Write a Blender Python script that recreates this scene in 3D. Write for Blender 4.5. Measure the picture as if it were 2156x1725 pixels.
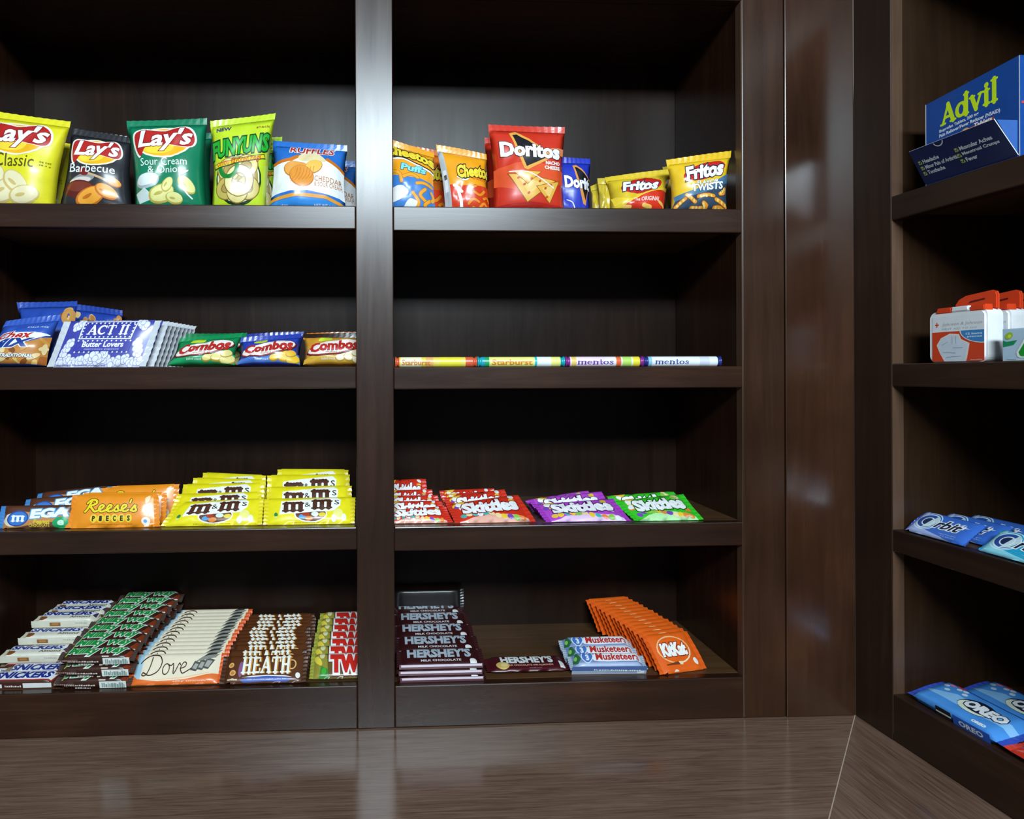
import bpy, bmesh, math, random
from mathutils import Vector, Matrix
from mathutils.geometry import tessellate_polygon

for o in list(bpy.data.objects):
    bpy.data.objects.remove(o)
SC = bpy.context.scene
COL = SC.collection
R = math.radians

# ------------------------------------------------------------------ camera
F_PX, CX, CY = 1490.0, 875.0, 785.0            # focal length and optical axis in the 2156 x 1725 frame
CAM_D, CAM_Z = 1.19, 1.50                      # distance to the shelf fronts, height above the floor
YAW, ROLL = math.atan((CX - 800.0) / F_PX), 0.0037
_r0, _u0 = Vector((math.cos(YAW), -math.sin(YAW), 0)), Vector((0, 0, 1))
C_FWD = Vector((math.sin(YAW), math.cos(YAW), 0))
C_RIGHT = (_r0 - ROLL * _u0).normalized()
C_UP = (_u0 + ROLL * _r0).normalized()
C_LOC = Vector((0, -CAM_D, CAM_Z))
cam_d = bpy.data.cameras.new('camera')
cam_d.sensor_width = 36.0
cam_d.lens = 36.0 * F_PX / 2156.0
cam_d.shift_x = (1078.0 - CX) / 2156.0
cam_d.shift_y = (CY - 862.5) / 2156.0
cam_d.clip_start = 0.05
cam = bpy.data.objects.new('camera', cam_d)
COL.objects.link(cam)
m = Matrix.Identity(4)
for i in range(3):
    m[i][0], m[i][1], m[i][2], m[i][3] = C_RIGHT[i], C_UP[i], -C_FWD[i], C_LOC[i]
cam.matrix_world = m
SC.camera = cam

# ------------------------------------------------------------------ world, lights, exposure
SC.view_settings.view_transform = 'Standard'
SC.view_settings.look = 'None'
SC.view_settings.exposure = 0.0
SC.view_settings.gamma = 1.0
SC.view_settings.use_curve_mapping = False
SC.cycles.use_adaptive_sampling = True
SC.cycles.max_bounces = 6
world = bpy.data.worlds.new('world')
SC.world = world
world.use_nodes = True
world.node_tree.nodes['Background'].inputs[0].default_value = (0.80, 0.86, 1.0, 1)
world.node_tree.nodes['Background'].inputs[1].default_value = 0.16

def area_light(name, loc, target, sx, sy, power, color, shape='RECTANGLE'):
    l = bpy.data.lights.new(name, 'AREA')
    l.shape = shape
    l.size, l.size_y = sx, sy
    l.energy = power
    l.color = color
    o = bpy.data.objects.new(name, l)
    COL.objects.link(o)
    o.location = loc
    o.rotation_euler = (Vector(target) - Vector(loc)).to_track_quat('-Z', 'Y').to_euler()
    return o

# the fluorescent fixture behind and above the photographer
area_light('ceiling_panel_light', (0.12, -2.65, CAM_Z + 1.20), (0.10, 0, CAM_Z - 0.02), 1.35, 0.30, 122, (0.76, 0.91, 1.0))
# ------------------------------------------------------------------ picture-to-place helpers
def ray(px, py):
    d = C_FWD + C_RIGHT * ((px - CX) / F_PX) - C_UP * ((py - CY) / F_PX)
    return C_LOC.copy(), d

def at(px, py, Y=None, Z=None, W=None):
    """the point of the sight line through a photo pixel on the plane Y or Z (in frame W)"""
    o, d = ray(px, py)
    if W is not None:
        wi = W.inverted()
        o, d = wi @ o, wi.to_3x3() @ d
    t = (Y - o.y) / d.y if Y is not None else (Z - o.z) / d.z
    return o + d * t

def x_at(px, Y, Z, W=None):
    """x of the point at depth Y and height Z that stands in photo column px"""
    lo, hi = -3.0, 3.0
    def col(x):
        p = Vector((x, Y, Z))
        if W is not None:
            p = W @ p
        p = p - C_LOC
        return CX + F_PX * p.dot(C_RIGHT) / max(p.dot(C_FWD), 1e-3)
    if W is not None:
        hi = 0.9
    for _ in range(50):
        mid = (lo + hi) / 2
        if col(mid) < px: lo = mid
        else: hi = mid
    return (lo + hi) / 2

# ------------------------------------------------------------------ materials
def lin(c):
    if isinstance(c, str):
        c = tuple(int(c[i:i + 2], 16) for i in (1, 3, 5))
    return tuple((v / 255 / 12.92) if v <= 10 else ((v / 255 + 0.055) / 1.055) ** 2.4 for v in c)

_films = {}
def film(c, rough=0.34, metal=0.0, coat=0.25):
    """printed plastic film: plain colour with a faint unevenness of the ink"""
    key = (c if isinstance(c, str) else tuple(c), rough, metal, coat)
    if key in _films:
        return _films[key]
    mt = bpy.data.materials.new('printed_film')
    mt.use_nodes = True
    nt = mt.node_tree
    b = nt.nodes['Principled BSDF']
    col = lin(c)
    tc = nt.nodes.new('ShaderNodeTexCoord')
    nz = nt.nodes.new('ShaderNodeTexNoise')
    nz.inputs['Scale'].default_value = 60
    nz.inputs['Detail'].default_value = 3
    mx = nt.nodes.new('ShaderNodeMix')
    mx.data_type = 'RGBA'
    mx.inputs[6].default_value = tuple(v * 0.86 for v in col) + (1,)
    mx.inputs[7].default_value = tuple(min(1, v * 1.10) for v in col) + (1,)
    nt.links.new(tc.outputs['Object'], nz.inputs['Vector'])
    nt.links.new(nz.outputs['Fac'], mx.inputs[0])
    nt.links.new(mx.outputs[2], b.inputs['Base Color'])
    b.inputs['Roughness'].default_value = rough
    b.inputs['Metallic'].default_value = metal
    b.inputs['Coat Weight'].default_value = coat
    b.inputs['Coat Roughness'].default_value = 0.16
    _films[key] = mt
    return mt

def wood(name, axis, dark, mid, light, rough=0.33, scale=1.0, streak=16.0, spec=0.5, blotch=0.5, rot=0.0, ramp=(0.30, 0.55, 0.80), along=1.1, warp=0.6):
    """stained timber: long streaks along AXIS, soft blotches, a little relief"""
    mt = bpy.data.materials.new(name)
    mt.use_nodes = True
    nt = mt.node_tree
    N, L = nt.nodes, nt.links
    b = N['Principled BSDF']
    tc = N.new('ShaderNodeTexCoord')
    mp = N.new('ShaderNodeMapping')
    s = [streak * scale] * 3
    s[axis] = along * scale
    mp.inputs['Scale'].default_value = s
    mp0 = N.new('ShaderNodeMapping')
    mp0.inputs['Rotation'].default_value = (0, 0, rot)
    L.new(tc.outputs['Object'], mp0.inputs['Vector'])
    L.new(mp0.outputs['Vector'], mp.inputs['Vector'])
    n1 = N.new('ShaderNodeTexNoise')
    n1.inputs['Scale'].default_value = 3.0
    n1.inputs['Detail'].default_value = 8
    n1.inputs['Roughness'].default_value = 0.65
    n1.inputs['Distortion'].default_value = warp
    L.new(mp.outputs['Vector'], n1.inputs['Vector'])
    n2 = N.new('ShaderNodeTexNoise')
    n2.inputs['Scale'].default_value = 4.5
    n2.inputs['Detail'].default_value = 3
    L.new(mp0.outputs['Vector'], n2.inputs['Vector'])
    mixf = N.new('ShaderNodeMath')
    mixf.operation = 'MULTIPLY_ADD'
    mixf.inputs[1].default_value = blotch
    L.new(n2.outputs['Fac'], mixf.inputs[0])
    sc = N.new('ShaderNodeMath')
    sc.operation = 'MULTIPLY'
    sc.inputs[1].default_value = 1 - blotch
    L.new(n1.outputs['Fac'], sc.inputs[0])
    L.new(sc.outputs[0], mixf.inputs[2])
    rp = N.new('ShaderNodeValToRGB')
    e = rp.color_ramp.elements
    e[0].position, e[0].color = ramp[0], lin(dark) + (1,)
    e[1].position, e[1].color = ramp[2], lin(light) + (1,)
    k = e.new(ramp[1])
    k.color = lin(mid) + (1,)
    L.new(mixf.outputs[0], rp.inputs['Fac'])
    L.new(rp.outputs['Color'], b.inputs['Base Color'])
    rr = N.new('ShaderNodeMapRange')
    rr.inputs[3].default_value = rough - 0.05
    rr.inputs[4].default_value = rough + 0.07
    L.new(n1.outputs['Fac'], rr.inputs[0])
    L.new(rr.outputs[0], b.inputs['Roughness'])
    bp = N.new('ShaderNodeBump')
    bp.inputs['Strength'].default_value = 0.025
    bp.inputs['Distance'].default_value = 0.002
    L.new(n1.outputs['Fac'], bp.inputs['Height'])
    L.new(bp.outputs['Normal'], b.inputs['Normal'])
    b.inputs['Specular IOR Level'].default_value = spec
    return mt

ESP = dict(dark='#1e110a', mid='#301b10', light='#4a2c1b', spec=0.5)
M_VERT = wood('espresso_upright', 2, **ESP, rough=0.26)
M_HORI = wood('espresso_shelf', 0, **ESP, rough=0.26)
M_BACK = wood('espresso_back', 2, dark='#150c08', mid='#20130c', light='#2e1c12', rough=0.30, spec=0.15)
M_EDGE = wood('pale_edge', 2, dark='#3c2a1e', mid='#584030', light='#765a44', rough=0.40)  # paler brown than the stiles, for their inner edges
M_BOARD = wood('espresso_board', 0, dark='#3a2716', mid='#573c24', light='#6d4d30', rough=0.34)
M_STILE = wood('espresso_end_stile', 2, dark='#24140b', mid='#372012', light='#4c2e1b', rough=0.28)
M_WINGS = wood('espresso_wing_side', 2, dark='#22150c', mid='#322012', light='#44301c', rough=0.36, spec=0.35)
M_CORNER = wood('espresso_corner_panel', 2, dark='#25140b', mid='#3b2316', light='#553421', spec=0.85, rough=0.19, blotch=0.65, streak=12)
M_WINGV = wood('espresso_wing', 2, dark='#1e120c', mid='#2f1d12', light='#472b1a', rough=0.36, spec=0.35)
M_WINGH = wood('espresso_wing_shelf', 0, dark='#1e120c', mid='#2f1d12', light='#472b1a', rough=0.36, spec=0.35)
LAM = dict(dark='#4f3a2e', mid='#6f5546', light='#816857', rough=0.16, streak=74, scale=1.0, along=3.2, warp=1.1, blotch=0.20, ramp=(0.33, 0.5, 0.66), spec=1.0)
M_LAM = wood('walnut_laminate', 0, **LAM)
M_SEAM = film('#b9a48c', 0.5, 0, 0)

# ------------------------------------------------------------------ object helpers
def link(name, me, parent=None, loc=None):
    o = bpy.data.objects.new(name, me)
    COL.objects.link(o)
    if parent is not None:
        o.parent = parent
    if loc is not None:
        o.location = loc
    return o

def tag(o, label=None, cat=None, group=None, kind=None):
    if label: o['label'] = label
    if cat: o['category'] = cat
    if group: o['group'] = group
    if kind: o['kind'] = kind
    return o

def empty(name, M=None):
    o = bpy.data.objects.new(name, None)
    o.empty_display_size = 0.02
    COL.objects.link(o)
    if M is not None:
        o.matrix_world = M
    return o

def mesh_from_bm(bm, name, mats, smooth=False):
    me = bpy.data.meshes.new(name)
    bm.normal_update()
    bm.to_mesh(me)
    bm.free()
    for mt in mats:
        me.materials.append(mt)
    if smooth:
        for p in me.polygons: p.use_smooth = True
    return me

def box_bm(x0, x1, y0, y1, z0, z1, bev=0.0015):
    bm = bmesh.new()
    vs = [bm.verts.new((x, y, z)) for x in (x0, x1) for y in (y0, y1) for z in (z0, z1)]
    for f in ((0, 1, 3, 2), (4, 6, 7, 5), (0, 4, 5, 1), (2, 3, 7, 6), (0, 2, 6, 4), (1, 5, 7, 3)):
        bm.faces.new([vs[i] for i in f])
    bmesh.ops.recalc_face_normals(bm, faces=bm.faces)
    if bev:
        bmesh.ops.bevel(bm, geom=list(bm.edges), offset=bev, segments=2, affect='EDGES', profile=0.5)
    return bm

def box(name, parent, mt, x0, x1, y0, y1, z0, z1, bev=0.0015):
    return link(name, mesh_from_bm(box_bm(x0, x1, y0, y1, z0, z1, bev), name, [mt]), parent)

# ------------------------------------------------------------------ the shelving
def zf(px, py):
    return at(px, py, Y=0.0).z
def xf(px):
    return at(px, 770, Y=0.0).x

DEPTH = 0.285
FT = 0.020                                            # face frame thickness
X_DL, X_DR = xf(750), xf(829)                         # divider
X_SL, X_SR = xf(1564), xf(1652)                       # end stile
X_C = xf(1797.5)                                      # inner corner
X_PC = (X_DL + X_DR) / 2
X_LW = -0.695                                         # inner face of the far end panel
Z_CT = zf(1100, 1527)                                 # worktop surface
# shelf heights: (top, underside) of each row, in the two bays
ROWS_L = [(zf(375, 430), zf(375, 480)), (zf(375, 773), zf(375, 820)), (zf(375, 1116), zf(375, 1164))]
ROWS_R = [(zf(1195, 437), zf(1195, 488)), (zf(1195, 772.5), zf(1195, 818)), (zf(1195, 1105), zf(1195, 1155))]
ZB_L, ZB_R = zf(375, 1454), zf(1195, 1436)            # tops of the bottom boards
Z_TOP = CAM_Z + 0.640                                 # underside of the top board

unit = empty('shelving_unit', Matrix.Translation((0, 0, Z_CT)))
tag(unit, 'dark espresso wooden shelving with two open bays, standing along the worktop', 'shelving')
def ub(name, mt, x0, x1, y0, y1, z0, z1, bev=0.0015):
    o = box(name, unit, mt, x0, x1, y0, y1, z0 - Z_CT, z1 - Z_CT, bev)
    return o

ub('divider', M_VERT, X_DL, X_DR, 0, FT, Z_CT + 0.001, Z_TOP + 0.08)
ub('partition', M_VERT, X_PC - 0.006, X_PC + 0.006, FT, DEPTH, Z_CT + 0.001, Z_TOP + 0.06, 0)
ub('end_stile', M_STILE, X_SL, X_SR, 0, FT, Z_CT + 0.001, Z_TOP + 0.08)
ub('stile_edge', M_EDGE, X_SL - 0.0010, X_SL, 0.0008, FT, Z_CT + 0.002, Z_TOP, 0)
ub('side_panel', M_VERT, X_SL + 0.0005, X_SL + 0.020, FT, DEPTH, Z_CT + 0.001, Z_TOP + 0.06, 0)
ub('side_panel', M_VERT, X_LW - 0.020, X_LW, FT, DEPTH, Z_CT + 0.001, Z_TOP + 0.06, 0)
ub('end_stile', M_VERT, X_LW - 0.075, X_LW, 0, FT, Z_CT + 0.001, Z_TOP + 0.08)
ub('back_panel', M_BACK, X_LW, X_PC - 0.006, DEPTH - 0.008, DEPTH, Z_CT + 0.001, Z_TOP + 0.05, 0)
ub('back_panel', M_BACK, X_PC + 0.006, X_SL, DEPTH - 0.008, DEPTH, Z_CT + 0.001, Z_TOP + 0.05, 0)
for rows, zb, xa, xb, wa, wb in ((ROWS_L, ZB_L, X_LW, X_DL, X_LW, X_PC - 0.006), (ROWS_R, ZB_R, X_DR, X_SL, X_PC + 0.006, X_SL)):
    for zt, zu in rows:
        ub('shelf', M_BOARD, wa, wb, FT, DEPTH - 0.008, zu + 0.012, zt, 0)
        ub('shelf_rail', M_HORI, xa, xb, 0.0005, FT, zu, zt, 0.0018)
    ub('shelf', M_BOARD, wa, wb, FT, DEPTH - 0.008, zb - 0.030, zb, 0)
    ub('bottom_rail', M_HORI, xa, xb, 0.0005, FT, Z_CT + 0.001, zb, 0.0018)
    ub('top_board', M_HORI, wa, wb, FT, DEPTH - 0.008, Z_TOP, Z_TOP + 0.04, 0)
    ub('top_rail', M_HORI, xa, xb, 0.0005, FT, Z_TOP, Z_TOP + 0.06, 0.0018)
ub('corner_panel', M_CORNER, X_SR + 0.0012, X_C, -0.0018, FT, Z_CT + 0.001, Z_TOP + 0.08, 0.0012)

# the wing at the inner corner, running towards the viewer
BETA = R(3.3)
W = Matrix.Translation((X_C, 0, 0)) @ Matrix.Rotation(math.atan2(-math.cos(BETA), math.sin(BETA)), 4, 'Z')
wing = empty('shelving_unit', W @ Matrix.Translation((0, 0, Z_CT)))
tag(wing, 'dark shelving wing at the corner with medicine, gum and cookies on its shelves', 'shelving')
def wb_(name, mt, x0, x1, y0, y1, z0, z1, bev=0.0015):
    return box(name, wing, mt, x0, x1, y0, y1, z0 - Z_CT, z1 - Z_CT, bev)
S_ST = at(1877, 800, Y=0.0, W=W).x                    # inner edge of the wing's corner stile
S_END = 0.62
def zw(px, py):
    return at(px, py, Y=0.0, W=W).z
WROWS = [(zw(2010, 371), zw(2010, 428)), (zw(2010, 763.5), zw(2010, 817)), (zw(2010, 1152), zw(2010, 1203))]
ZB_W = zw(2010, 1537)
wb_('corner_stile', M_WINGV, 0.001, S_ST, 0, FT, Z_CT + 0.001, Z_TOP + 0.08)
wb_('stile_edge', M_EDGE, S_ST + 0.0002, S_ST + 0.0012, 0.0006, FT, Z_CT + 0.012, Z_TOP, 0)
wb_('side_panel', M_WINGS, S_ST - 0.020, S_ST - 0.0005, FT, 0.30, Z_CT + 0.001, Z_TOP + 0.06, 0)
wb_('back_panel', M_BACK, S_ST - 0.020, S_END, 0.30, 0.308, Z_CT + 0.001, Z_TOP + 0.05, 0)
wb_('end_stile', M_WINGV, S_END - 0.07, S_END, 0, FT, Z_CT + 0.001, Z_TOP + 0.08)
wb_('side_panel', M_WINGS, S_END - 0.069, S_END - 0.05, FT, 0.30, Z_CT + 0.001, Z_TOP + 0.06, 0)
for zt, zu in WROWS:
    wb_('shelf', M_BOARD, S_ST - 0.0005, S_END - 0.069, FT, 0.30, zu + 0.012, zt, 0)
    wb_('shelf_rail', M_WINGH, S_ST, S_END - 0.07, 0.0005, FT, zu, zt, 0.0018)
wb_('shelf', M_BOARD, S_ST - 0.0005, S_END - 0.069, FT, 0.30, ZB_W - 0.03, ZB_W, 0)
wb_('bottom_rail', M_WINGH, S_ST, S_END - 0.07, 0.0005, FT, Z_CT + 0.001, ZB_W, 0.0018)
wb_('top_board', M_WINGH, S_ST - 0.0005, S_END - 0.069, FT, 0.30, Z_TOP, Z_TOP + 0.04, 0)
wb_('top_rail', M_WINGH, S_ST, S_END - 0.07, 0.0005, FT, Z_TOP, Z_TOP + 0.06, 0.0018)

# worktop: two slabs that meet in a mitre
top = empty('worktop', Matrix.Translation((0, 0, Z_CT - 0.038)))
tag(top, 'brown walnut laminate worktop with a mitred corner joint in front of the shelving', 'worktop')
def slab(name, pts, mt, z0, z1):
    bm = bmesh.new()
    lo = [bm.verts.new((x, y, z0)) for x, y in pts]
    hi = [bm.verts.new((x, y, z1)) for x, y in pts]
    n = len(pts)
    bm.faces.new(hi); bm.faces.new(lo[::-1])
    for i in range(n):
        bm.faces.new((lo[i], lo[(i + 1) % n], hi[(i + 1) % n], hi[i]))
    bmesh.ops.recalc_face_normals(bm, faces=bm.faces)
    return link(name, mesh_from_bm(bm, name, [mt]), top)
_j = at(1745, 1725, Z=Z_CT)                           # where the joint leaves the frame
jd = Vector((_j.x - X_C, _j.y, 0)).normalized()
c0 = Vector((X_C, 0, 0))
JE = c0 + jd * 0.62
g = Vector((-jd.y, jd.x, 0)) * 0.0007
if g.x > 0: g = -g
slab('counter_slab', [(-0.80, 0.03), (X_C + g.x, 0.03), (c0.x + g.x, c0.y), (JE.x + g.x, JE.y + g.y), (-0.80, JE.y)], M_LAM, 0, 0.038)
wd = (W.to_3x3() @ Vector((1, 0, 0)))
wn = (W.to_3x3() @ Vector((0, 1, 0)))
M_LAMW = wood('walnut_laminate_wing', 1, **LAM, rot=-BETA)
pA, pB = c0 + wn * 0.03, c0 + wd * S_END + wn * 0.03
slab('counter_slab', [(c0.x - g.x, c0.y - g.y), (pA.x, pA.y), (pB.x, pB.y), (pB.x - 0.25, pB.y), (JE.x - g.x, JE.y - g.y)], M_LAMW, 0, 0.038)
slab('joint_strip', [(c0.x + g.x, c0.y + g.y), (c0.x - g.x, c0.y - g.y), (JE.x - g.x, JE.y - g.y), (JE.x + g.x, JE.y + g.y)], M_SEAM, 0.002, 0.0382)

wall_mt = wood('painted_wall', 2, dark='#8d8579', mid='#938b80', light='#9a9388', rough=0.7)
tag(link('wall_back', mesh_from_bm(box_bm(-1.6, X_C + 0.5, 0.34, 0.40, 0, 2.8, 0), 'wall_back', [wall_mt])), kind='structure')
tag(link('floor', mesh_from_bm(box_bm(-2.5, 2.5, -3.5, 0.34, -0.05, 0, 0), 'floor', [wall_mt])), kind='structure')

# ------------------------------------------------------------------ flat print: shapes and letters on a face (x, y in 0..1)
_txt = {}
def _font_text(s, shear=0.0, bold=0.0):
    key = (s, shear, bold)
    if key not in _txt:
        cu = bpy.data.curves.new('letters', 'FONT')
        cu.body, cu.size, cu.shear, cu.offset, cu.resolution_u = s, 1.0, shear, bold, 2
        ob = bpy.data.objects.new('letters', cu)
        me = bpy.data.meshes.new_from_object(ob)
        _txt[key] = ([(v.co.x, v.co.y) for v in me.vertices], [tuple(p.vertices) for p in me.polygons])
        bpy.data.objects.remove(ob); bpy.data.curves.remove(cu); bpy.data.meshes.remove(me)
    return _txt[key]

def _stroke(pts, wd, V, F):
    """a pen stroke of width WD (or a list of widths) along PTS"""
    n = len(pts)
    ws = wd if isinstance(wd, (list, tuple)) else [wd] * n
    for k in range(n):
        a, b = pts[max(0, k - 1)], pts[min(n - 1, k + 1)]
        dx, dy = b[0] - a[0], b[1] - a[1]
        l = math.hypot(dx, dy) or 1
        nx, ny = -dy / l * ws[k] / 2, dx / l * ws[k] / 2
        V += [(pts[k][0] + nx, pts[k][1] + ny), (pts[k][0] - nx, pts[k][1] - ny)]
        if k:
            i = len(V) - 4
            F.append((i, i + 1, i + 3, i + 2))
    for e in (0, n - 1):
        i = len(V)
        V += [(pts[e][0] + ws[e] / 2 * math.cos(q * math.pi / 4), pts[e][1] + ws[e] / 2 * math.sin(q * math.pi / 4)) for q in range(8)]
        F.append(tuple(range(i, i + 8)))

def smooth_path(pts, n=5, closed=False):
    out, N = [], len(pts)
    for k in range(N if closed else N - 1):
        p = [pts[(k + q) % N] if closed else pts[min(max(k + q, 0), N - 1)] for q in (-1, 0, 1, 2)]
        for i in range(n):
            t = i / n
            out.append(tuple(0.5 * (2 * p[1][c] + (p[2][c] - p[0][c]) * t + (2 * p[0][c] - 5 * p[1][c] + 4 * p[2][c] - p[3][c]) * t * t
                                    + (3 * p[1][c] - p[0][c] - 3 * p[2][c] + p[3][c]) * t ** 3) for c in (0, 1)))
    if not closed:
        out.append(tuple(pts[-1]))
    return out

def _arc(cx, cy, rx, ry, a0, a1, n=14):
    return [(cx + rx * math.cos(R(a0 + (a1 - a0) * i / n)), cy + ry * math.sin(R(a0 + (a1 - a0) * i / n))) for i in range(n + 1)]

# serif letters drawn from stems and bowls: (advance, [(points, width), ...])
_T, _t = 0.20, 0.09
def _st(x, y0, y1, sv=0.19):
    return [([(x, y0), (x, y1)], _T), ([(x - sv, y0 + .03), (x + sv, y0 + .03)], .06), ([(x - sv, y1 - .03), (x + sv, y1 - .03)], .06)]
SERIF = {
    'H': (1.0, _st(.24, 0, 1) + _st(.76, 0, 1) + [([(.24, .5), (.76, .5)], _t)]),
    'E': (.86, _st(.24, 0, 1) + [([(.24, .96), (.72, .96), (.72, .76)], _t), ([(.24, .5), (.58, .5)], _t), ([(.24, .04), (.76, .04), (.76, .26)], _t)]),
    'A': (1.0, [([(.16, .03), (.50, .97)], .10), ([(.50, .97), (.84, .03)], _T), ([(.30, .33), (.72, .33)], _t), ([(.02, .03), (.32, .03)], .06), ([(.66, .03), (1.0, .03)], .06)]),
    'T': (.90, [([(.45, 0), (.45, 1)], _T), ([(.25, .03), (.65, .03)], .06), ([(.06, .72), (.06, .95), (.84, .95), (.84, .72)], _t)]),
    'C': (.92, [(_arc(.5, .5, .38, .45, 45, 315), [.10 + .10 * math.sin(math.pi * i / 14) for i in range(15)]), ([(.80, .70), (.80, .97)], .07)]),
    'I': (.48, _st(.24, 0, 1)),
    'm': (1.34, _st(.2, 0, .72, .18) + _st(.66, 0, .66, .16) + _st(1.12, 0, .66, .16) + [(_arc(.43, .52, .23, .17, 180, 0, 8), .13), (_arc(.89, .52, .23, .17, 180, 0, 8), .13)]),
    'n': (.90, _st(.2, 0, .72, .18) + _st(.68, 0, .6, .16) + [(_arc(.44, .50, .24, .19, 180, 0, 8), .13)]),
    'e': (.78, [(_arc(.4, .36, .29, .32, 10, 320), [.07 + .11 * math.sin(math.pi * i / 14) for i in range(15)]), ([(.14, .40), (.68, .40)], .07)]),
    't': (.56, [([(.26, 1.0), (.26, .16), (.34, .04), (.48, .08)], .17), ([(.04, .68), (.50, .68)], .08)]),
    'o': (.82, [(_arc(.4, .36, .29, .32, 0, 360, 18), [.08 + .11 * abs(math.cos(2 * math.pi * i / 18)) for i in range(19)])]),
    's': (.68, [(smooth_path([(.56, .56), (.42, .68), (.22, .64), (.18, .48), (.36, .38), (.54, .26), (.48, .08), (.28, .02), (.10, .14)], 3), .14)]),
    'd': (.90, [(_arc(.36, .36, .27, .32, 0, 360, 16), [.08 + .11 * abs(math.cos(2 * math.pi * i / 16)) for i in range(17)])] + _st(.68, 0, 1.05, .14)),
    'v': (.80, [([(.14, .70), (.40, .02)], .19), ([(.40, .02), (.68, .70)], .09), ([(.0, .69), (.30, .69)], .06), ([(.54, .69), (.80, .69)], .06)]),
    'i': (.46, _st(.22, 0, .7, .17) + [(_arc(.22, .93, .05, .05, 0, 360, 8), .12)]),
    'l': (.46, _st(.22, 0, 1.05, .17)),
    '&': (.95, [(smooth_path([(.86, .06), (.30, .62), (.34, .86), (.52, .86), (.54, .68), (.24, .36), (.22, .12), (.46, .02), (.78, .40)], 3), .10)]),
    ' ': (.4, []), "'": (.28, [([(.14, 1.0), (.10, .78)], .13)]),
    'F': (.86, [(smooth_path([(.0, .62), (.06, .92), (.5, .88), (.9, .98)], 3), .17), ([(.42, .9), (.30, .30), (.20, -.12)], .19), ([(.16, .48), (.62, .52)], .13)]),
    'r': (.62, _st(.2, 0, .7, .16) + [(smooth_path([(.2, .44), (.34, .64), (.54, .64)], 3), .14)]),
}
# round-hand letters
SCRIPT = {
    'D': (1.10, [(smooth_path([(.36, .92), (.30, .45), (.14, .06), (-.10, .04), (-.06, .18), (.34, .02), (.84, .20), (1.02, .62), (.80, .98), (.34, 1.04), (-.06, .90), (-.34, .66)], 5), .055)]),
    'o': (.56, [(_arc(.26, .28, .21, .27, 60, 420, 16), .05), (smooth_path([(.40, .50), (.54, .44), (.64, .50)], 3), .045)]),
    'v': (.56, [(smooth_path([(.04, .48), (.14, .52), (.22, .04), (.34, .16), (.50, .54), (.60, .44)], 4), .05)]),
    'e': (.58, [(smooth_path([(.06, .26), (.36, .34), (.40, .52), (.22, .56), (.08, .28), (.24, .02), (.52, .10), (.80, .24)], 5), .05)]),
    'R': (.95, [(smooth_path([(.02, .02), (.20, .30), (.42, .94)], 4), .13), (smooth_path([(.10, .74), (.34, 1.0), (.74, .98), (.80, .72), (.40, .50), (.52, .28), (.74, .04), (.98, .12)], 5), .13)]),
    'E': (.60, [(smooth_path([(.02, .10), (.34, .34), (.44, .52), (.26, .58), (.10, .30), (.24, .04), (.46, .06), (.60, .16)], 5), .12)]),
    's': (.52, [(smooth_path([(-.02, .10), (.34, .58), (.32, .34), (.40, .12), (.20, .02), (.06, .10)], 4), .12)]),
    "'": (.20, [([(.20, 1.0), (.12, .74)], .10)]),
}
FONTS = {'serif': SERIF, 'script': SCRIPT}

def glyphs(s, font, grow=0.0, shear=0.0):
    V, F, x = [], [], 0.0
    for ch in s:
        adv, strokes = FONTS[font][ch]
        for pts, wd in strokes:
            ws = [w + 2 * grow for w in wd] if isinstance(wd, (list, tuple)) else wd + 2 * grow
            _stroke([(p[0] + x + shear * p[1], p[1]) for p in pts], ws, V, F)
        x += adv
    return V, F

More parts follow.
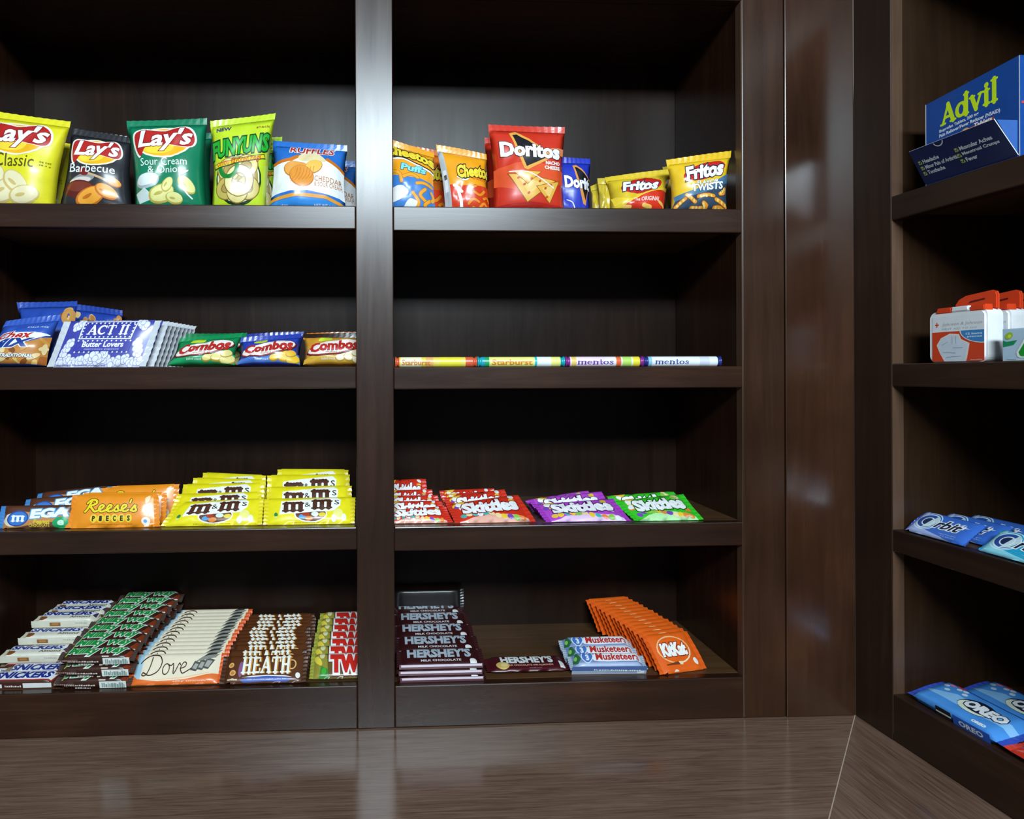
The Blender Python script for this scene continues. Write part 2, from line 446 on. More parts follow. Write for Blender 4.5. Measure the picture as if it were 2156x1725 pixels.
class Art:
    """the print of one wrapper face; later shapes lie over earlier ones"""
    def __init__(s, w, h):
        s.w, s.h, s.items = w, h, []
    def add(s, c, V, F, part='print'):
        s.items.append((c, V, F, part))
    def poly(s, c, pts, part='print'):
        tri = tessellate_polygon([[Vector((p[0] * s.w, p[1] * s.h, 0)) for p in pts]])
        s.add(c, list(pts), [tuple(t) for t in tri], part)
    def rect(s, c, x0, y0, x1, y1, part='print'):
        s.add(c, [(x0, y0), (x1, y0), (x1, y1), (x0, y1)], [(0, 1, 2, 3)], part)
    def ell(s, c, cx, cy, rx, ry, rot=0, part='print', n=20):
        """rx in face widths, ry in face heights; ROT in degrees on the real face"""
        P = []
        for i in range(n):
            a = 2 * math.pi * i / n
            x, y = rx * s.w * math.cos(a), ry * s.h * math.sin(a)
            q = R(rot)
            P.append((cx + (x * math.cos(q) - y * math.sin(q)) / s.w, cy + (x * math.sin(q) + y * math.cos(q)) / s.h))
        s.add(c, P, [tuple(range(n))], part)
    def blob(s, c, pts, part='print', n=4):
        s.poly(c, smooth_path(pts, n, True), part)
    def line(s, c, pts, wd, part='print', smooth=True):
        """pen line, width in face heights"""
        a = s.w / s.h
        P = smooth_path(pts, 5) if smooth and len(pts) > 2 else list(pts)
        V, F = [], []
        _stroke([(p[0] * a, p[1]) for p in P], wd, V, F)
        s.add(c, [(x / a, y) for x, y in V], F, part)
    def ring(s, c, cx, cy, rx, ry, wd, a0=0, a1=360, rot=0, part='print'):
        a = s.w / s.h
        q = R(rot)
        P = []
        for x, y in _arc(0, 0, rx * a, ry, a0, a1, 22):
            P.append((cx * a + x * math.cos(q) - y * math.sin(q), cy + x * math.sin(q) + y * math.cos(q)))
        V, F = [], []
        _stroke(P, wd, V, F)
        s.add(c, [(x / a, y) for x, y in V], F, part)
    def text(s, c, t, x0, y0, x1, y1, rot=0, shear=0.0, bold=0.0, font=None, out=(), bend=0.0, rise=0.0, grow=0.0, part='logo', taper=0.0):
        """letters fitted into the box; OUT = outlines (colour, width) drawn first, widest first"""
        gen = (lambda b: glyphs(t, font, b, shear)) if font else (lambda b: _font_text(t, shear, b))
        V0, _ = gen(bold)
        ax, ay = min(v[0] for v in V0), min(v[1] for v in V0)
        bx, by = max(v[0] for v in V0), max(v[1] for v in V0)
        cx, cy = (x0 + x1) / 2, (y0 + y1) / 2
        q = R(rot)
        for col, b in list(out) + [(c, 0.0)]:
            V, F = gen(bold + b)
            P = []
            for x, y in V:
                u, v = (x - ax) / (bx - ax) - 0.5, (y - ay) / (by - ay) - 0.5
                v *= 1 + taper * 2 * u
                v += bend * (1 - 4 * u * u) + rise * u
                X, Y = u * (x1 - x0) * s.w, v * (y1 - y0) * s.h
                P.append((cx + (X * math.cos(q) - Y * math.sin(q)) / s.w, cy + (X * math.sin(q) + Y * math.cos(q)) / s.h))
            s.add(col, P, F, part)
    def small(s, c, x0, y0, x1, y1, t='net weight ounces', rot=0, bold=0.0, part='print'):
        s.text(c, t, x0, y0, x1, y1, rot=rot, bold=bold, part=part)

# ------------------------------------------------------------------ wrappers
def _prof(v, k0, k1):
    m = k0 / (k0 + k1)
    return (max(v, 0) ** k0 * max(1 - v, 0) ** k1) / (m ** k0 * (1 - m) ** k1)

def build_art(root, art, grid, normals, nu, nv, vmap, parts, eps=3e-5):
    eps = min(eps, 0.0012 / (len(art.items) + 1))
    for part in ('print', 'logo'):
        its = [(k, it) for k, it in enumerate(art.items) if it[3] == part]
        if not its:
            continue
        cols = []
        bm = bmesh.new()
        for k, (c, V, F, _) in its:
            if c not in cols: cols.append(c)
            nv_ = len(V)
            vs = [bm.verts.new((x * nu, vmap(y), k + 0.7 * q / nv_)) for q, (x, y) in enumerate(V)]
            for f in F:
                try:
                    fc = bm.faces.new([vs[i] for i in f])
                    fc.material_index = cols.index(c)
                except ValueError:
                    pass
        def cut(co, no):
            bmesh.ops.bisect_plane(bm, geom=list(bm.verts) + list(bm.edges) + list(bm.faces), dist=1e-5, plane_co=co, plane_no=no)
        def clip(co, no):
            bmesh.ops.bisect_plane(bm, geom=list(bm.verts) + list(bm.edges) + list(bm.faces), dist=1e-5, plane_co=co, plane_no=no, clear_outer=True)
        clip((0.02, 0, 0), (-1, 0, 0)); clip((nu - 0.02, 0, 0), (1, 0, 0)); clip((0, 0.02, 0), (0, -1, 0)); clip((0, nv - 0.02, 0), (0, 1, 0))
        if not bm.faces:
            bm.free(); continue
        lo = [min(v.co[i] for v in bm.verts) for i in (0, 1)]
        hi = [max(v.co[i] for v in bm.verts) for i in (0, 1)]
        for i in range(1, nu):
            if lo[0] < i < hi[0]: cut((i, 0, 0), (1, 0, 0))
        for j in range(1, nv):
            if lo[1] < j < hi[1]: cut((0, j, 0), (0, 1, 0))
        for k in range(-nv + 1, nu):
            if lo[0] - hi[1] < k < hi[0] - lo[1]: cut((k, 0, 0), (1, -1, 0))
        nrm = []
        for v in bm.verts:
            U, V_, k = v.co
            i, j = min(max(int(U), 0), nu - 1), min(max(int(V_), 0), nv - 1)
            a, b = U - i, V_ - j
            def mixp(G):
                if a >= b: return G[i][j] + (G[i + 1][j] - G[i][j]) * a + (G[i + 1][j + 1] - G[i + 1][j]) * b
                return G[i][j] + (G[i][j + 1] - G[i][j]) * b + (G[i + 1][j + 1] - G[i][j + 1]) * a
            n = mixp(normals)
            v.co = mixp(grid) + n * (eps * (k + 1.5))
            nrm.append(n.normalized())
        bm.verts.index_update()
        flips = [f for f in bm.faces if f.normal.dot(nrm[f.verts[0].index]) < 0 or f.calc_area() == 0]
        bm.normal_update()
        flips = [f for f in bm.faces if f.normal.dot(nrm[f.verts[0].index]) < 0]
        bmesh.ops.reverse_faces(bm, faces=flips)
        me = bpy.data.meshes.new(part)
        bm.to_mesh(me); bm.free()
        for c in cols:
            me.materials.append(film(c))
        for p in me.polygons: p.use_smooth = True
        me.normals_split_custom_set_from_vertices(nrm)
        parts.append(link(part, me, root))

class Pack:
    """a wrapped thing: root with wrapper, seals, print and logo; x right, z up along the face, -y out of the face"""
    def __init__(s, name, w, h, t, base, art=None, style='bag', seal='v', sl=0.010, seal_col=None, nu=14, nv=16, seed=0, corners=None, wr=1.0, back=None, foil=False, bottom_seal=True, name_body='wrapper', extra=None):
        rnd = random.Random(seed)
        s.name, s.used, s.w, s.h, s.t = name, False, w, h, t
        s.root = empty(name)
        parts = []
        ph = [rnd.uniform(0, 6.28) for _ in range(10)]
        def warp(x, z):
            if not corners: return x, z
            u, v = x / w + 0.5, z / h
            a = [corners[3][c] * (1 - u) * (1 - v) + corners[2][c] * u * (1 - v) + corners[0][c] * (1 - u) * v + corners[1][c] * u * v for c in (0, 1)]
            return a
        z0, z1 = (0.0, h - sl) if seal == 'v' else (0.0, h)
        xw = w - 2 * sl if seal == 'u' else w
        if style == 'bar':
            vmap = lambda y: nv / math.pi * math.acos(max(-1, min(1, 1 - 2 * y)))
            vv = [0.5 - 0.5 * math.cos(math.pi * j / nv) for j in range(nv + 1)]
        else:
            vmap = lambda y: y * nv
            vv = [j / nv for j in range(nv + 1)]
        s.vv = vv
        def thick(u, v, front):
            if style == 'bag':
                pu = max(0, 1 - abs(2 * u - 1) ** 2.6) ** 0.62
                p = pu * _prof(v * 0.97 + 0.03, 0.34, 0.62)
                p *= 1 if front else 0.8
            elif style == 'flat':
                pu = max(0, 1 - abs(2 * u - 1) ** 4.5) ** 0.7
                p = pu * max(0, 1 - abs(2 * v - 1) ** 3.2) ** 0.62
            else:
                pu = max(0, 1 - abs(2 * u - 1) ** 16) ** 0.5
                p = pu * max(0, 1 - abs(2 * v - 1) ** 6) ** (1 / 3.2)
            return t / 2 * p
        def wrinkle(u, v):
            if style == 'bag':
                e = math.exp(-v / 0.16) + math.exp(-(1 - v) / 0.20)
                a = 0.0016 * e * (math.sin(17 * u + ph[0] + 2 * v) + 0.6 * math.sin(31 * u + ph[1]))
                a += 0.0016 * math.sin(7 * u + 9 * v + ph[2]) * math.sin(8 * v - 4 * u + ph[3])
                a += 0.0022 * math.exp(-((u + 0.8 * v - 0.5 - 0.25 * math.sin(ph[4])) / 0.05) ** 2)
                a -= 0.0022 * math.exp(-((u - 0.7 * v - 0.25 * math.sin(ph[5])) / 0.06) ** 2)
            elif style == 'flat':
                a = 0.0010 * math.sin(19 * u + ph[0] + 5 * v) * math.sin(11 * v + ph[1]) + 0.0008 * math.sin(29 * u + 13 * v + ph[2])
                e = math.exp(-u / 0.08) + math.exp(-(1 - u) / 0.08)
                a += 0.0009 * e * math.sin(26 * v + ph[3])
            else:
                e = math.exp(-u / 0.06) + math.exp(-(1 - u) / 0.06)
                a = 0.0005 * e * math.sin(22 * v + ph[3]) + 0.0002 * math.sin(23 * u + ph[1])
            return a * wr * (1.25 if style == 'bag' else 1) * min(1, 8 * min(u, 1 - u, v + .02, 1 - v))
        def pt(u, v, front):
            th = thick(u, v, front)
            k = 1 - (0.07 * math.sin(math.pi * v) if style == 'bag' else 0)
            x, z = warp((u - 0.5) * xw * k, z0 + v * (z1 - z0))
            y = -(th + wrinkle(u, v)) if front else th * 0.92
            return Vector((x, y, z))
        G = [[pt(i / nu, v, True) for v in vv] for i in range(nu + 1)]
        B = [[pt(i / nu, v, False) for v in vv] for i in range(nu + 1)]
        bm = bmesh.new()
        fv = [[bm.verts.new(p) for p in row] for row in G]
        bv = [[fv[i][j] if (i in (0, nu) and style == 'bag') or j in (nv,) and style != 'bar' else bm.verts.new(B[i][j]) for j in range(nv + 1)] for i in range(nu + 1)]
        def face(*q):
            q = [v for k, v in enumerate(q) if v not in q[:k]]
            if len(q) > 2:
                try: bm.faces.new(q)
                except ValueError: pass
        for i in range(nu):
            for j in range(nv):
                face(fv[i][j], fv[i + 1][j], fv[i + 1][j + 1])
                face(fv[i][j], fv[i + 1][j + 1], fv[i][j + 1])
                face(bv[i][j], bv[i + 1][j + 1], bv[i + 1][j])
                face(bv[i][j], bv[i][j + 1], bv[i + 1][j + 1])
            face(fv[i][0], bv[i][0], bv[i + 1][0], fv[i + 1][0])
            face(fv[i][nv], fv[i + 1][nv], bv[i + 1][nv], bv[i][nv])
        for j in range(nv):
            face(fv[0][j], fv[0][j + 1], bv[0][j + 1], bv[0][j])
            face(fv[nu][j], bv[nu][j], bv[nu][j + 1], fv[nu][j + 1])
        bm.normal_update()
        NR = [[fv[i][j].normal.copy() for j in range(nv + 1)] for i in range(nu + 1)]
        for i in range(nu + 1):
            for j in range(nv + 1):
                n = NR[i][j]
                if n.y > -0.05: NR[i][j] = Vector((n.x * .5, -0.5, n.z * .5)).normalized()
        s.pts = [v.co.copy() for v in bm.verts]
        bmat = film(base, 0.22, 0.85, 0.3) if foil else film(base)
        parts.append(link(name_body, mesh_from_bm(bm, name_body, [bmat], True), s.root))
        # seals: thin crimped strips
        sc = film(seal_col or base)
        def strip(nm, a0, a1, along, n=22):
            b2 = bmesh.new()
            rows = []
            for q in range(n + 1):
                f = q / n
                row = []
                for e, ext in ((0, 0.0), (1, 0.5), (2, 1.0)):
                    yy = (0.00022 if style == 'bag' else 0.0004) * (-1) ** q * (0.4 + 0.6 * (e > 0))
                    zig = 0.0009 * (q % 2) if e == 2 else 0
                    if along == 'u':       # strip runs up the end of the pack
                        z = f * h * 0.97 + 0.015 * h
                        x = a0 + (a1 - a0) * ext - math.copysign(zig, a1 - a0)
                    else:
                        x = (f - 0.5) * w
                        z = a0 + (a1 - a0) * ext - math.copysign(zig, a1 - a0)
                    x, z = warp(x, z)
                    curl = 0.0025 * wr * math.sin(3.1 * f + ph[6]) * ext if style == 'bag' else 0.0012 * math.sin(5 * f + ph[7]) * ext
                    row.append((b2.verts.new((x, yy - 0.00025 + curl, z)), b2.verts.new((x, yy + 0.00025 + curl, z))))
                rows.append(row)
            def fq(*v): b2.faces.new(v)
            for q in range(n):
                for e in range(2):
                    a, b, c, d = rows[q][e], rows[q + 1][e], rows[q + 1][e + 1], rows[q][e + 1]
                    fq(a[0], b[0], c[0], d[0]); fq(a[1], d[1], c[1], b[1])
                a, b = rows[q][2], rows[q + 1][2]
                fq(a[0], b[0], b[1], a[1])
            bmesh.ops.recalc_face_normals(b2, faces=b2.faces)
            s.pts += [v.co.copy() for v in b2.verts]
            parts.append(link(nm, mesh_from_bm(b2, nm, [sc]), s.root))
        if seal == 'u':
            strip('end_seal', -xw / 2 + 0.0005, -w / 2, 'u', 14)
            strip('end_seal', xw / 2 - 0.0005, w / 2, 'u', 14)
        elif seal == 'v':
            strip('top_seal', z1 - 0.0005, h, 'v')
        if art:
            build_art(s.root, art, G, NR, nu, nv, vmap, parts)
        if extra:
            extra(s, parts)
        s.parts = parts
        for q in parts:
            if q.name.split('.')[0] in ('print', 'logo', 'side_print'):
                s.pts += [v.co.copy() for v in q.data.vertices]

    def side_label(s, parts, nm, c, x0, x1, y0, y1, z, txt=None, tc='#ffffff'):
        """a flat printed field on the lower long side of a bar"""
        bm = bmesh.new()
        a, b, q = -s.t / 2, s.t / 2, -z
        bm.faces.new([bm.verts.new(p) for p in ((x0 * s.w - s.w / 2, a + (1 - y1) * s.t, q), (x1 * s.w - s.w / 2, a + (1 - y1) * s.t, q), (x1 * s.w - s.w / 2, a + (1 - y0) * s.t, q), (x0 * s.w - s.w / 2, a + (1 - y0) * s.t, q))])
        parts.append(link(nm, mesh_from_bm(bm, nm, [film(c)]), s.root))

def copy_tree(o, parent=None):
    c = o.copy()
    COL.objects.link(c)
    c.parent = parent
    for ch in o.children:
        d = ch.copy()
        COL.objects.link(d)
        d.parent = c
        for g_ in ch.children:
            e = g_.copy()
            COL.objects.link(e)
            e.parent = d
    return c

def put(p, label, cat, X, Y, zs, lean=0.0, yaw=0.0, roll=0.0, group=None, W=None, dz=0.0):
    """stand or lay pack P on the level ZS: LEAN tips the face back (90 = lying face up)"""
    Rm = Matrix.Rotation(R(yaw), 4, 'Z') @ Matrix.Rotation(-R(lean), 4, 'X') @ Matrix.Rotation(R(roll), 4, 'Y')
    zmin = min((Rm @ v).z for v in p.pts)
    M = Matrix.Translation((X, Y, zs - zmin + 0.0004 + dz)) @ Rm
    if W is not None:
        M = W @ M
    o = copy_tree(p.root) if p.used else p.root
    p.used = True
    o.matrix_world = M
    tag(o, label, cat, group)
    return o

ORD = ['front', 'second', 'third', 'fourth', 'fifth', 'sixth', 'seventh', 'eighth', 'ninth', 'tenth', 'eleventh', 'twelfth', 'thirteenth', 'fourteenth']
def nth(k, n, what):
    """which one of a column, counted from its front"""
    if k == 0: return 'front ' + what
    if k == n - 1: return 'rearmost ' + what
    return ORD[k] + ' ' + what + ' from the front'

def bag(name, label, tl, tr, br, bl, zs, Y, t, base, lean=4, art=None, yaw=0, cat='snack bag', sl=0.011, W=None, group=None, style='bag', seal='v', **kw):
    """a pillow bag standing at depth Y whose corners are seen at the four given photo points; bottom edge rests on ZS"""
    cl = math.cos(R(lean))
    xb0, xb1 = x_at(bl[0], Y, zs, W), x_at(br[0], Y, zs, W)
    X = (xb0 + xb1) / 2
    def top_pt(p):
        y2 = Y
        for _ in range(4):
            a = at(p[0], p[1], Y=y2, W=W)
            y2 = Y + (a.z - zs) * math.tan(R(lean))
        return ((a.x - X), (a.z - zs) / cl)
    a, b = top_pt(tl), top_pt(tr)
    cw = 1 / max(0.3, math.cos(R(yaw)))
    c, d = (xb1 - X, 0.0), (xb0 - X, 0.0)
    cs = [(q[0] * cw, q[1]) for q in (a, b, c, d)]
    w = (abs(cs[1][0] - cs[0][0]) + abs(cs[2][0] - cs[3][0])) / 2
    h = (cs[0][1] + cs[1][1]) / 2
    if callable(art):
        A = Art(w, h - sl) if seal == 'v' else Art(w - 2 * sl, h)
        art(A)
    else:
        A = art
    p = Pack(name, w, h, t, base, A, style, seal, sl, corners=cs, **kw)
    put(p, label, cat, X, Y, zs, lean, yaw, 0, W=W, group=group)
    return p

# ================================================================== ROW 1, behind and beside the divider: chip bags
Z1L, Z2L, Z3L, Z4L = ROWS_L[0][0], ROWS_L[1][0], ROWS_L[2][0], ZB_L
Z1R, Z2R, Z3R, Z4R = ROWS_R[0][0], ROWS_R[1][0], ROWS_R[2][0], ZB_R
RED, WHITE, CREAM = '#c4201f', '#f4f4f2', '#f3e8b8'

def crisps_badge(A, dy=0.0, dx=0.0):
    A.ell('#f6efd2', .47 + dx, .755 + dy, .375, .195)
    A.ell('#f2b417', .47 + dx, .755 + dy, .345, .175)
    A.ell('#f7d63a', .40 + dx, .70 + dy, .22, .09)
    rib = [(.10, .88), (.24, .92), (.50, .90), (.72, .95), (.84, .89), (.88, .77), (.80, .70), (.50, .73), (.26, .71), (.17, .59), (.10, .71)]
    A.blob('#f4f0e6', [(.47 + (x - .47) * 1.06 + dx, .78 + (y - .78) * 1.10 + dy) for x, y in rib], part='logo')
    A.blob('#b9221f', [(x + dx, y + dy) for x, y in rib], part='logo')
    A.text(WHITE, "Lay's", .13 + dx, .65 + dy, .85 + dx, .935 + dy, shear=.22, bold=.03, out=[('#8c1414', .03)], rise=.10)

def crisp(A, x, y, s, rot, c='#e8d27a', d='#cfae4c'):
    A.ell(d, x, y, s, s * .62 * A.w / A.h, rot)
    A.ell(c, x + .008, y + .008, s * .90, s * .52 * A.w / A.h, rot)
    A.ell(d, x - s * .2, y, s * .35, s * .10, rot)

def a_classic(A):
    A.poly('#e9dd2a', [(0, 0), (1, 0), (1, .06), (0, .06)])
    for q in ((.20, .26, .22, 60), (.36, .16, .24, 20), (.52, .26, .20, -35), (.64, .12, .20, 10), (.12, .10, .20, -20)):
        crisp(A, *q, c='#efe2b4', d='#d3ba72')
    crisps_badge(A, dx=-.02)
    A.text('#4f4a14', 'Classic', .22, .43, .74, .575, part='print')
    A.small('#6b6313', .80, .50, .93, .52, 'oz net'); A.small('#6b6313', .80, .46, .93, .48, '28.3 g')
def a_bbq(A):
    A.ell('#8d8f92', .33, .38, .20, .07, 15)
    A.ell('#d9cfc4', .30, .36, .17, .045, 8)
    A.ell('#5c1b12', .30, .245, .24, .12, 0)
    A.ell('#79301f', .30, .275, .20, .07, 0)
    A.line('#caa77e', [(.40, .46), (.62, .40), (.80, .32)], .030)
    A.ell('#7a1f1c', .32, .485, .10, .05, -25)
    for q in ((.48, .15, .22, 25), (.70, .22, .17, -30), (.80, .36, .11, -25)):
        crisp(A, *q, c='#f0a437', d='#c96d17')
    crisps_badge(A)
    A.text('#eceef0', 'Barbecue', .10, .47, .82, .585, part='print', bold=.006)
def a_sour(A):
    A.ell('#aab6b9', .24, .30, .17, .09, 12); A.ell('#e4ebea', .24, .315, .155, .07, 12)
    A.poly('#d5e3de', [(.05, .16), (.20, .22), (.34, .10), (.10, .05)])
    for q in ((.43, .15, .19, 20), (.52, .25, .11, 55), (.78, .25, .14, -50), (.60, .10, .12, -10)):
        crisp(A, *q, c='#e8e292', d='#bfae4e')
    A.line('#eef7ee', [(.70, .36), (.76, .18), (.84, .10)], .016)
    crisps_badge(A)
    A.text('#f2f8f4', 'Sour Cream', .16, .475, .80, .565, part='print')
    A.text('#f2f8f4', '& Onion', .26, .385, .74, .47, part='print')
    A.blob('#f4faf6', [(.70, .355), (.78, .385), (.82, .42), (.75, .405), (.71, .41)])
def a_rings(A):
    A.ell('#0d3a1d', .50, .315, .415, .295, 12); A.ell('#f2efc8', .50, .325, .385, .272, 12); A.ell('#b39a52', .50, .325, .365, .258, 12)
    for x, y, r_, c in ((.34, .43, .16, '#d9c672'), (.64, .46, .15, '#e4d588'), (.30, .22, .15, '#cdb65c'), (.68, .22, .15, '#d8c673'), (.50, .17, .13, '#e6d68b')):
        A.ring('#8f7026', x, y, r_, r_ * .62, .085); A.ring(c, x, y, r_, r_ * .62, .062)
    A.ring('#8a6a26', .52, .30, .19, .13, .105); A.ring('#ece0a0', .52, .30, .19, .13, .080)
    A.ring('#0d7f2c', .33, .455, .15, .105, .050, 180, 390)
    A.poly('#0d4a20', [(.05, .505), (.93, .60), (.95, .545), (.07, .445)])
    A.poly('#f0d320', [(.06, .50), (.92, .59), (.94, .555), (.08, .46)])
    A.text('#c03a18', 'onion flavored rings', .12, .478, .88, .575, rise=.62, part='print', bold=.01)
    A.text('#1fae2f', 'FUNYUNS', .02, .60, .97, .81, rise=.24, bold=.04, out=[('#0a3d18', .065)], taper=-.05)
    A.small('#3a2d76', .10, .905, .34, .955, 'NEW', bold=.03, part='logo'); A.small('#9c3c20', .74, .90, .95, .93, 'snack', part='logo')
def a_ridges(A):
    A.poly('#f1f3f3', [(0, .20), (.5, .24), (1, .14), (1, .60), (.72, .76), (.5, .86), (.28, .72), (0, .66)])
    A.poly('#d2731b', [(0, .66), (.28, .70), (.40, .80), (.36, .83), (.24, .75), (0, .71)])
    A.poly('#d2731b', [(.72, .76), (1, .58), (1, .63), (.76, .80)])
    A.blob('#ead7a4', [(.36, .74), (.42, .88), (.54, .92), (.66, .84), (.74, .72), (.55, .70)])
    A.poly('#e39a2c', [(0, .15), (.45, .20), (.75, .17), (1, .07), (1, .02), (.75, .12), (.45, .15), (0, .10)])
    A.poly('#2d86d3', [(0, 0), (1, 0), (1, .02), (.75, .11), (.45, .14), (0, .09)])
    for x, y, w_, h_, r_, c in ((.36, .56, .20, .14, -10, '#e9a24a'), (.58, .62, .13, .11, 30, '#f0bf56'), (.42, .46, .18, .17, -30, '#e8963a')):
        A.ell('#c2742a', x, y, w_, h_, r_); A.ell(c, x, y + .008, w_ * .94, h_ * .92, r_)
    for k in range(6):
        A.line('#c77726', [(.28 + .05 * k, .36 + .012 * k), (.34 + .045 * k, .47), (.36 + .045 * k, .58 + .008 * k)], .008)
    A.text('#b63a2c', 'RUFFLES', .24, .86, .84, .985, bold=.03, out=[('#f6f6f6', .05)], shear=.1)
    A.text('#c07e42', 'CHEDDAR', .60, .37, .97, .46, part='print', font=None, rise=-.35)
    A.text('#c98a52', '& SOUR CREAM', .60, .29, .97, .36, part='print', rise=-.35)
    A.small('#dcebf7', .02, .015, .26, .05, 'potato chips'); A.small('#dcebf7', .60, .01, .96, .05, 'NET WT 1 1/2 OZ')

def chip_bag(label, *a, **k):
    return bag('chip_bag', label, *a, **k)
chip_bag('yellow potato chip bag, the one cut off by the picture edge, printed Classic', (-34, 231), (149, 257), (116, 430), (-36, 430), Z1L, .050, .055, '#e6dc22', art=a_classic, seed=3, lean=3)
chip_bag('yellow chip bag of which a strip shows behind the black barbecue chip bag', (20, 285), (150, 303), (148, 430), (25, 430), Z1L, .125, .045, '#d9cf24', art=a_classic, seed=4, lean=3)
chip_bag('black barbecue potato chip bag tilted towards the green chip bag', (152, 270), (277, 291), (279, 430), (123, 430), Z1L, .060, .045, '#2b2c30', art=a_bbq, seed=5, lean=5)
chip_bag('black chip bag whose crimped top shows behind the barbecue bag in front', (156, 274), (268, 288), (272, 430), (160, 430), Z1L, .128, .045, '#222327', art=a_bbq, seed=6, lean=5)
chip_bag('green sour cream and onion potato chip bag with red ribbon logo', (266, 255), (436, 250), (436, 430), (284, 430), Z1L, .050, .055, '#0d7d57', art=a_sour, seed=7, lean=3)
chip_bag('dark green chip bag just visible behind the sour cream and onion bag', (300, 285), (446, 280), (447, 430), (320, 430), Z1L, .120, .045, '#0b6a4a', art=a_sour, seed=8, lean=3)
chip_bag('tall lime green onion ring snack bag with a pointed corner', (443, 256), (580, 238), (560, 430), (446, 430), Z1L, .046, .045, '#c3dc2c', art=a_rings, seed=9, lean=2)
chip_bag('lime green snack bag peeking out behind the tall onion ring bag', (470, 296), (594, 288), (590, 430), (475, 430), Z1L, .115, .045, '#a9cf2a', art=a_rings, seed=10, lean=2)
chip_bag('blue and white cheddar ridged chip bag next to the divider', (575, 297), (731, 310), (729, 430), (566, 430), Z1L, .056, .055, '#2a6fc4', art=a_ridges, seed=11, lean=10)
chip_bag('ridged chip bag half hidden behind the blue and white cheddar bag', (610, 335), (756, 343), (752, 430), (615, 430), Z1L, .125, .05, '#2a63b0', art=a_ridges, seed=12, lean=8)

def a_puffs(A):
    A.poly('#3f7fc8', [(0, 0), (1, 0), (1, .46), (.7, .52), (.4, .50), (0, .54)])
    A.poly('#f3a11c', [(0, .54), (.4, .50), (.7, .52), (1, .46), (1, .80), (0, .80)])
    for pts in ([(.20, .58), (.32, .54), (.36, .42)], [(.40, .50), (.55, .56), (.68, .52)], [(.66, .42), (.80, .44), (.95, .40)], [(.82, .34), (.72, .24), (.82, .14)], [(.90, .16), (.80, .08), (.86, 0)], [(.58, .26), (.68, .14), (.66, .04)], [(.94, .30), (.98, .22), (.94, .16)]):
        A.line('#b86a10', pts, .062); A.line('#f1a52c', pts, .046)
    A.blob('#f0ece6', [(.10, .10), (.34, .14), (.50, .26), (.36, .36), (.20, .32), (.12, .24)])
    A.blob('#eef2f6', [(.42, .02), (.60, .03), (.66, .12), (.52, .16)])
    A.line('#f4efe0', [(0, .74), (.35, .80), (.65, .74), (1, .66)], .030); A.line('#1c1712', [(0, .76), (.35, .82), (.65, .76), (1, .69)], .020)
    A.text('#f0d43a', 'Cheetos', .02, .78, 1.0, .97, shear=-.05, bold=.05, out=[('#191512', .06)], rise=-.28, bend=.25)
    A.text('#7fd6d8', 'Puffs', .34, .605, .84, .715, shear=.1, bold=.045, out=[('#12607e', .045)], rise=-.12)
def a_crunch(A):
    A.poly('#d93c1a', [(0, 0), (1, 0), (1, .44), (.6, .40), (0, .42)])
    A.poly('#b6bcc0', [(0, 0), (.14, 0), (.10, 1), (0, 1)])
    A.rect('#e8ebec', .03, .30, .09, .66); A.rect('#3b3f44', .035, .50, .085, .58)
    for pts in ([(.50, .10), (.62, .18), (.74, .14)], [(.66, .30), (.78, .26), (.90, .34)], [(.76, .06), (.86, .12), (.94, .04)], [(.52, .28), (.58, .36), (.70, .40)], [(.86, .20), (.95, .24), (.99, .18)], [(.60, .05), (.68, .02), (.78, .00)]):
        A.line('#a8460c', pts, .058); A.line('#f08a1e', pts, .042)
    A.line('#f3f0e8', [(.22, .40), (.32, .36), (.38, .30)], .05); A.line('#f6efe4', [(.30, .32), (.34, .16), (.34, 0)], .055)
    A.line('#f2ead0', [(.32, .54), (.50, .50), (.66, .60), (1.0, .62)], .028); A.line('#1c1712', [(.32, .565), (.50, .525), (.66, .625), (1.0, .645)], .02)
    A.text('#eed63a', 'Cheetos', .32, .56, 1.06, .80, shear=.05, bold=.05, out=[('#191512', .065)], rise=.36)
    A.text('#d96a14', 'crunchy', .64, .505, .98, .585, part='print', shear=.1, bold=.02, rise=.2)
def tri_badge(A, ins=0.0):
    A.poly('#e8a54a', [(.25, .95), (.34, .98), (.84, .66), (.45, .47), (.40, .49)], part='logo')
    A.poly('#17181d', [(.29, .925), (.35, .935), (.78, .66), (.44, .515)], part='logo')
def a_nacho(A):
    A.poly('#b3231b', [(0, 0), (1, 0), (1, .06), (.5, .10), (0, .06)])
    A.poly('#e2542a', [(.0, .30), (.5, .20), (1, .34), (1, .50), (.5, .60), (0, .50)])
    A.poly('#e98a5a', [(.62, .745), (1, .79), (1, .70), (.74, .66)])
    for T in ([(.16, .44), (.88, .36), (.44, .08)], [(.24, .46), (.66, .46), (.44, .30)], [(.56, .28), (.92, .36), (.76, .08)]):
        A.poly('#9c4a14', T)
        cx, cy = sum(p[0] for p in T) / 3, sum(p[1] for p in T) / 3
        A.poly('#e9b34a', [(cx + (x - cx) * .92, cy + (y - cy) * .92) for x, y in T])
        A.poly('#f0c873', [(cx + (x - cx) * .5, cy + (y - cy) * .5) for x, y in T])
    for x, y in ((.32, .38), (.40, .30), (.5, .36), (.46, .2), (.62, .34), (.7, .26), (.78, .3), (.72, .16)):
        A.ell('#c2571c', x, y, .022, .014, 30)
    A.line('#f4ece2', [(.20, .455), (.5, .43), (.82, .27)], .014)
    tri_badge(A)
    A.text('#fbfbfb', 'Doritos', .10, .635, .93, .825, bold=.05, out=[('#2a1a1a', .03)], rise=-.12)
    A.text('#fbf3ee', 'NACHO', .72, .555, .93, .60, bold=.04, part='print'); A.text('#fbf3ee', 'CHEESE', .70, .495, .93, .54, bold=.04, part='print')
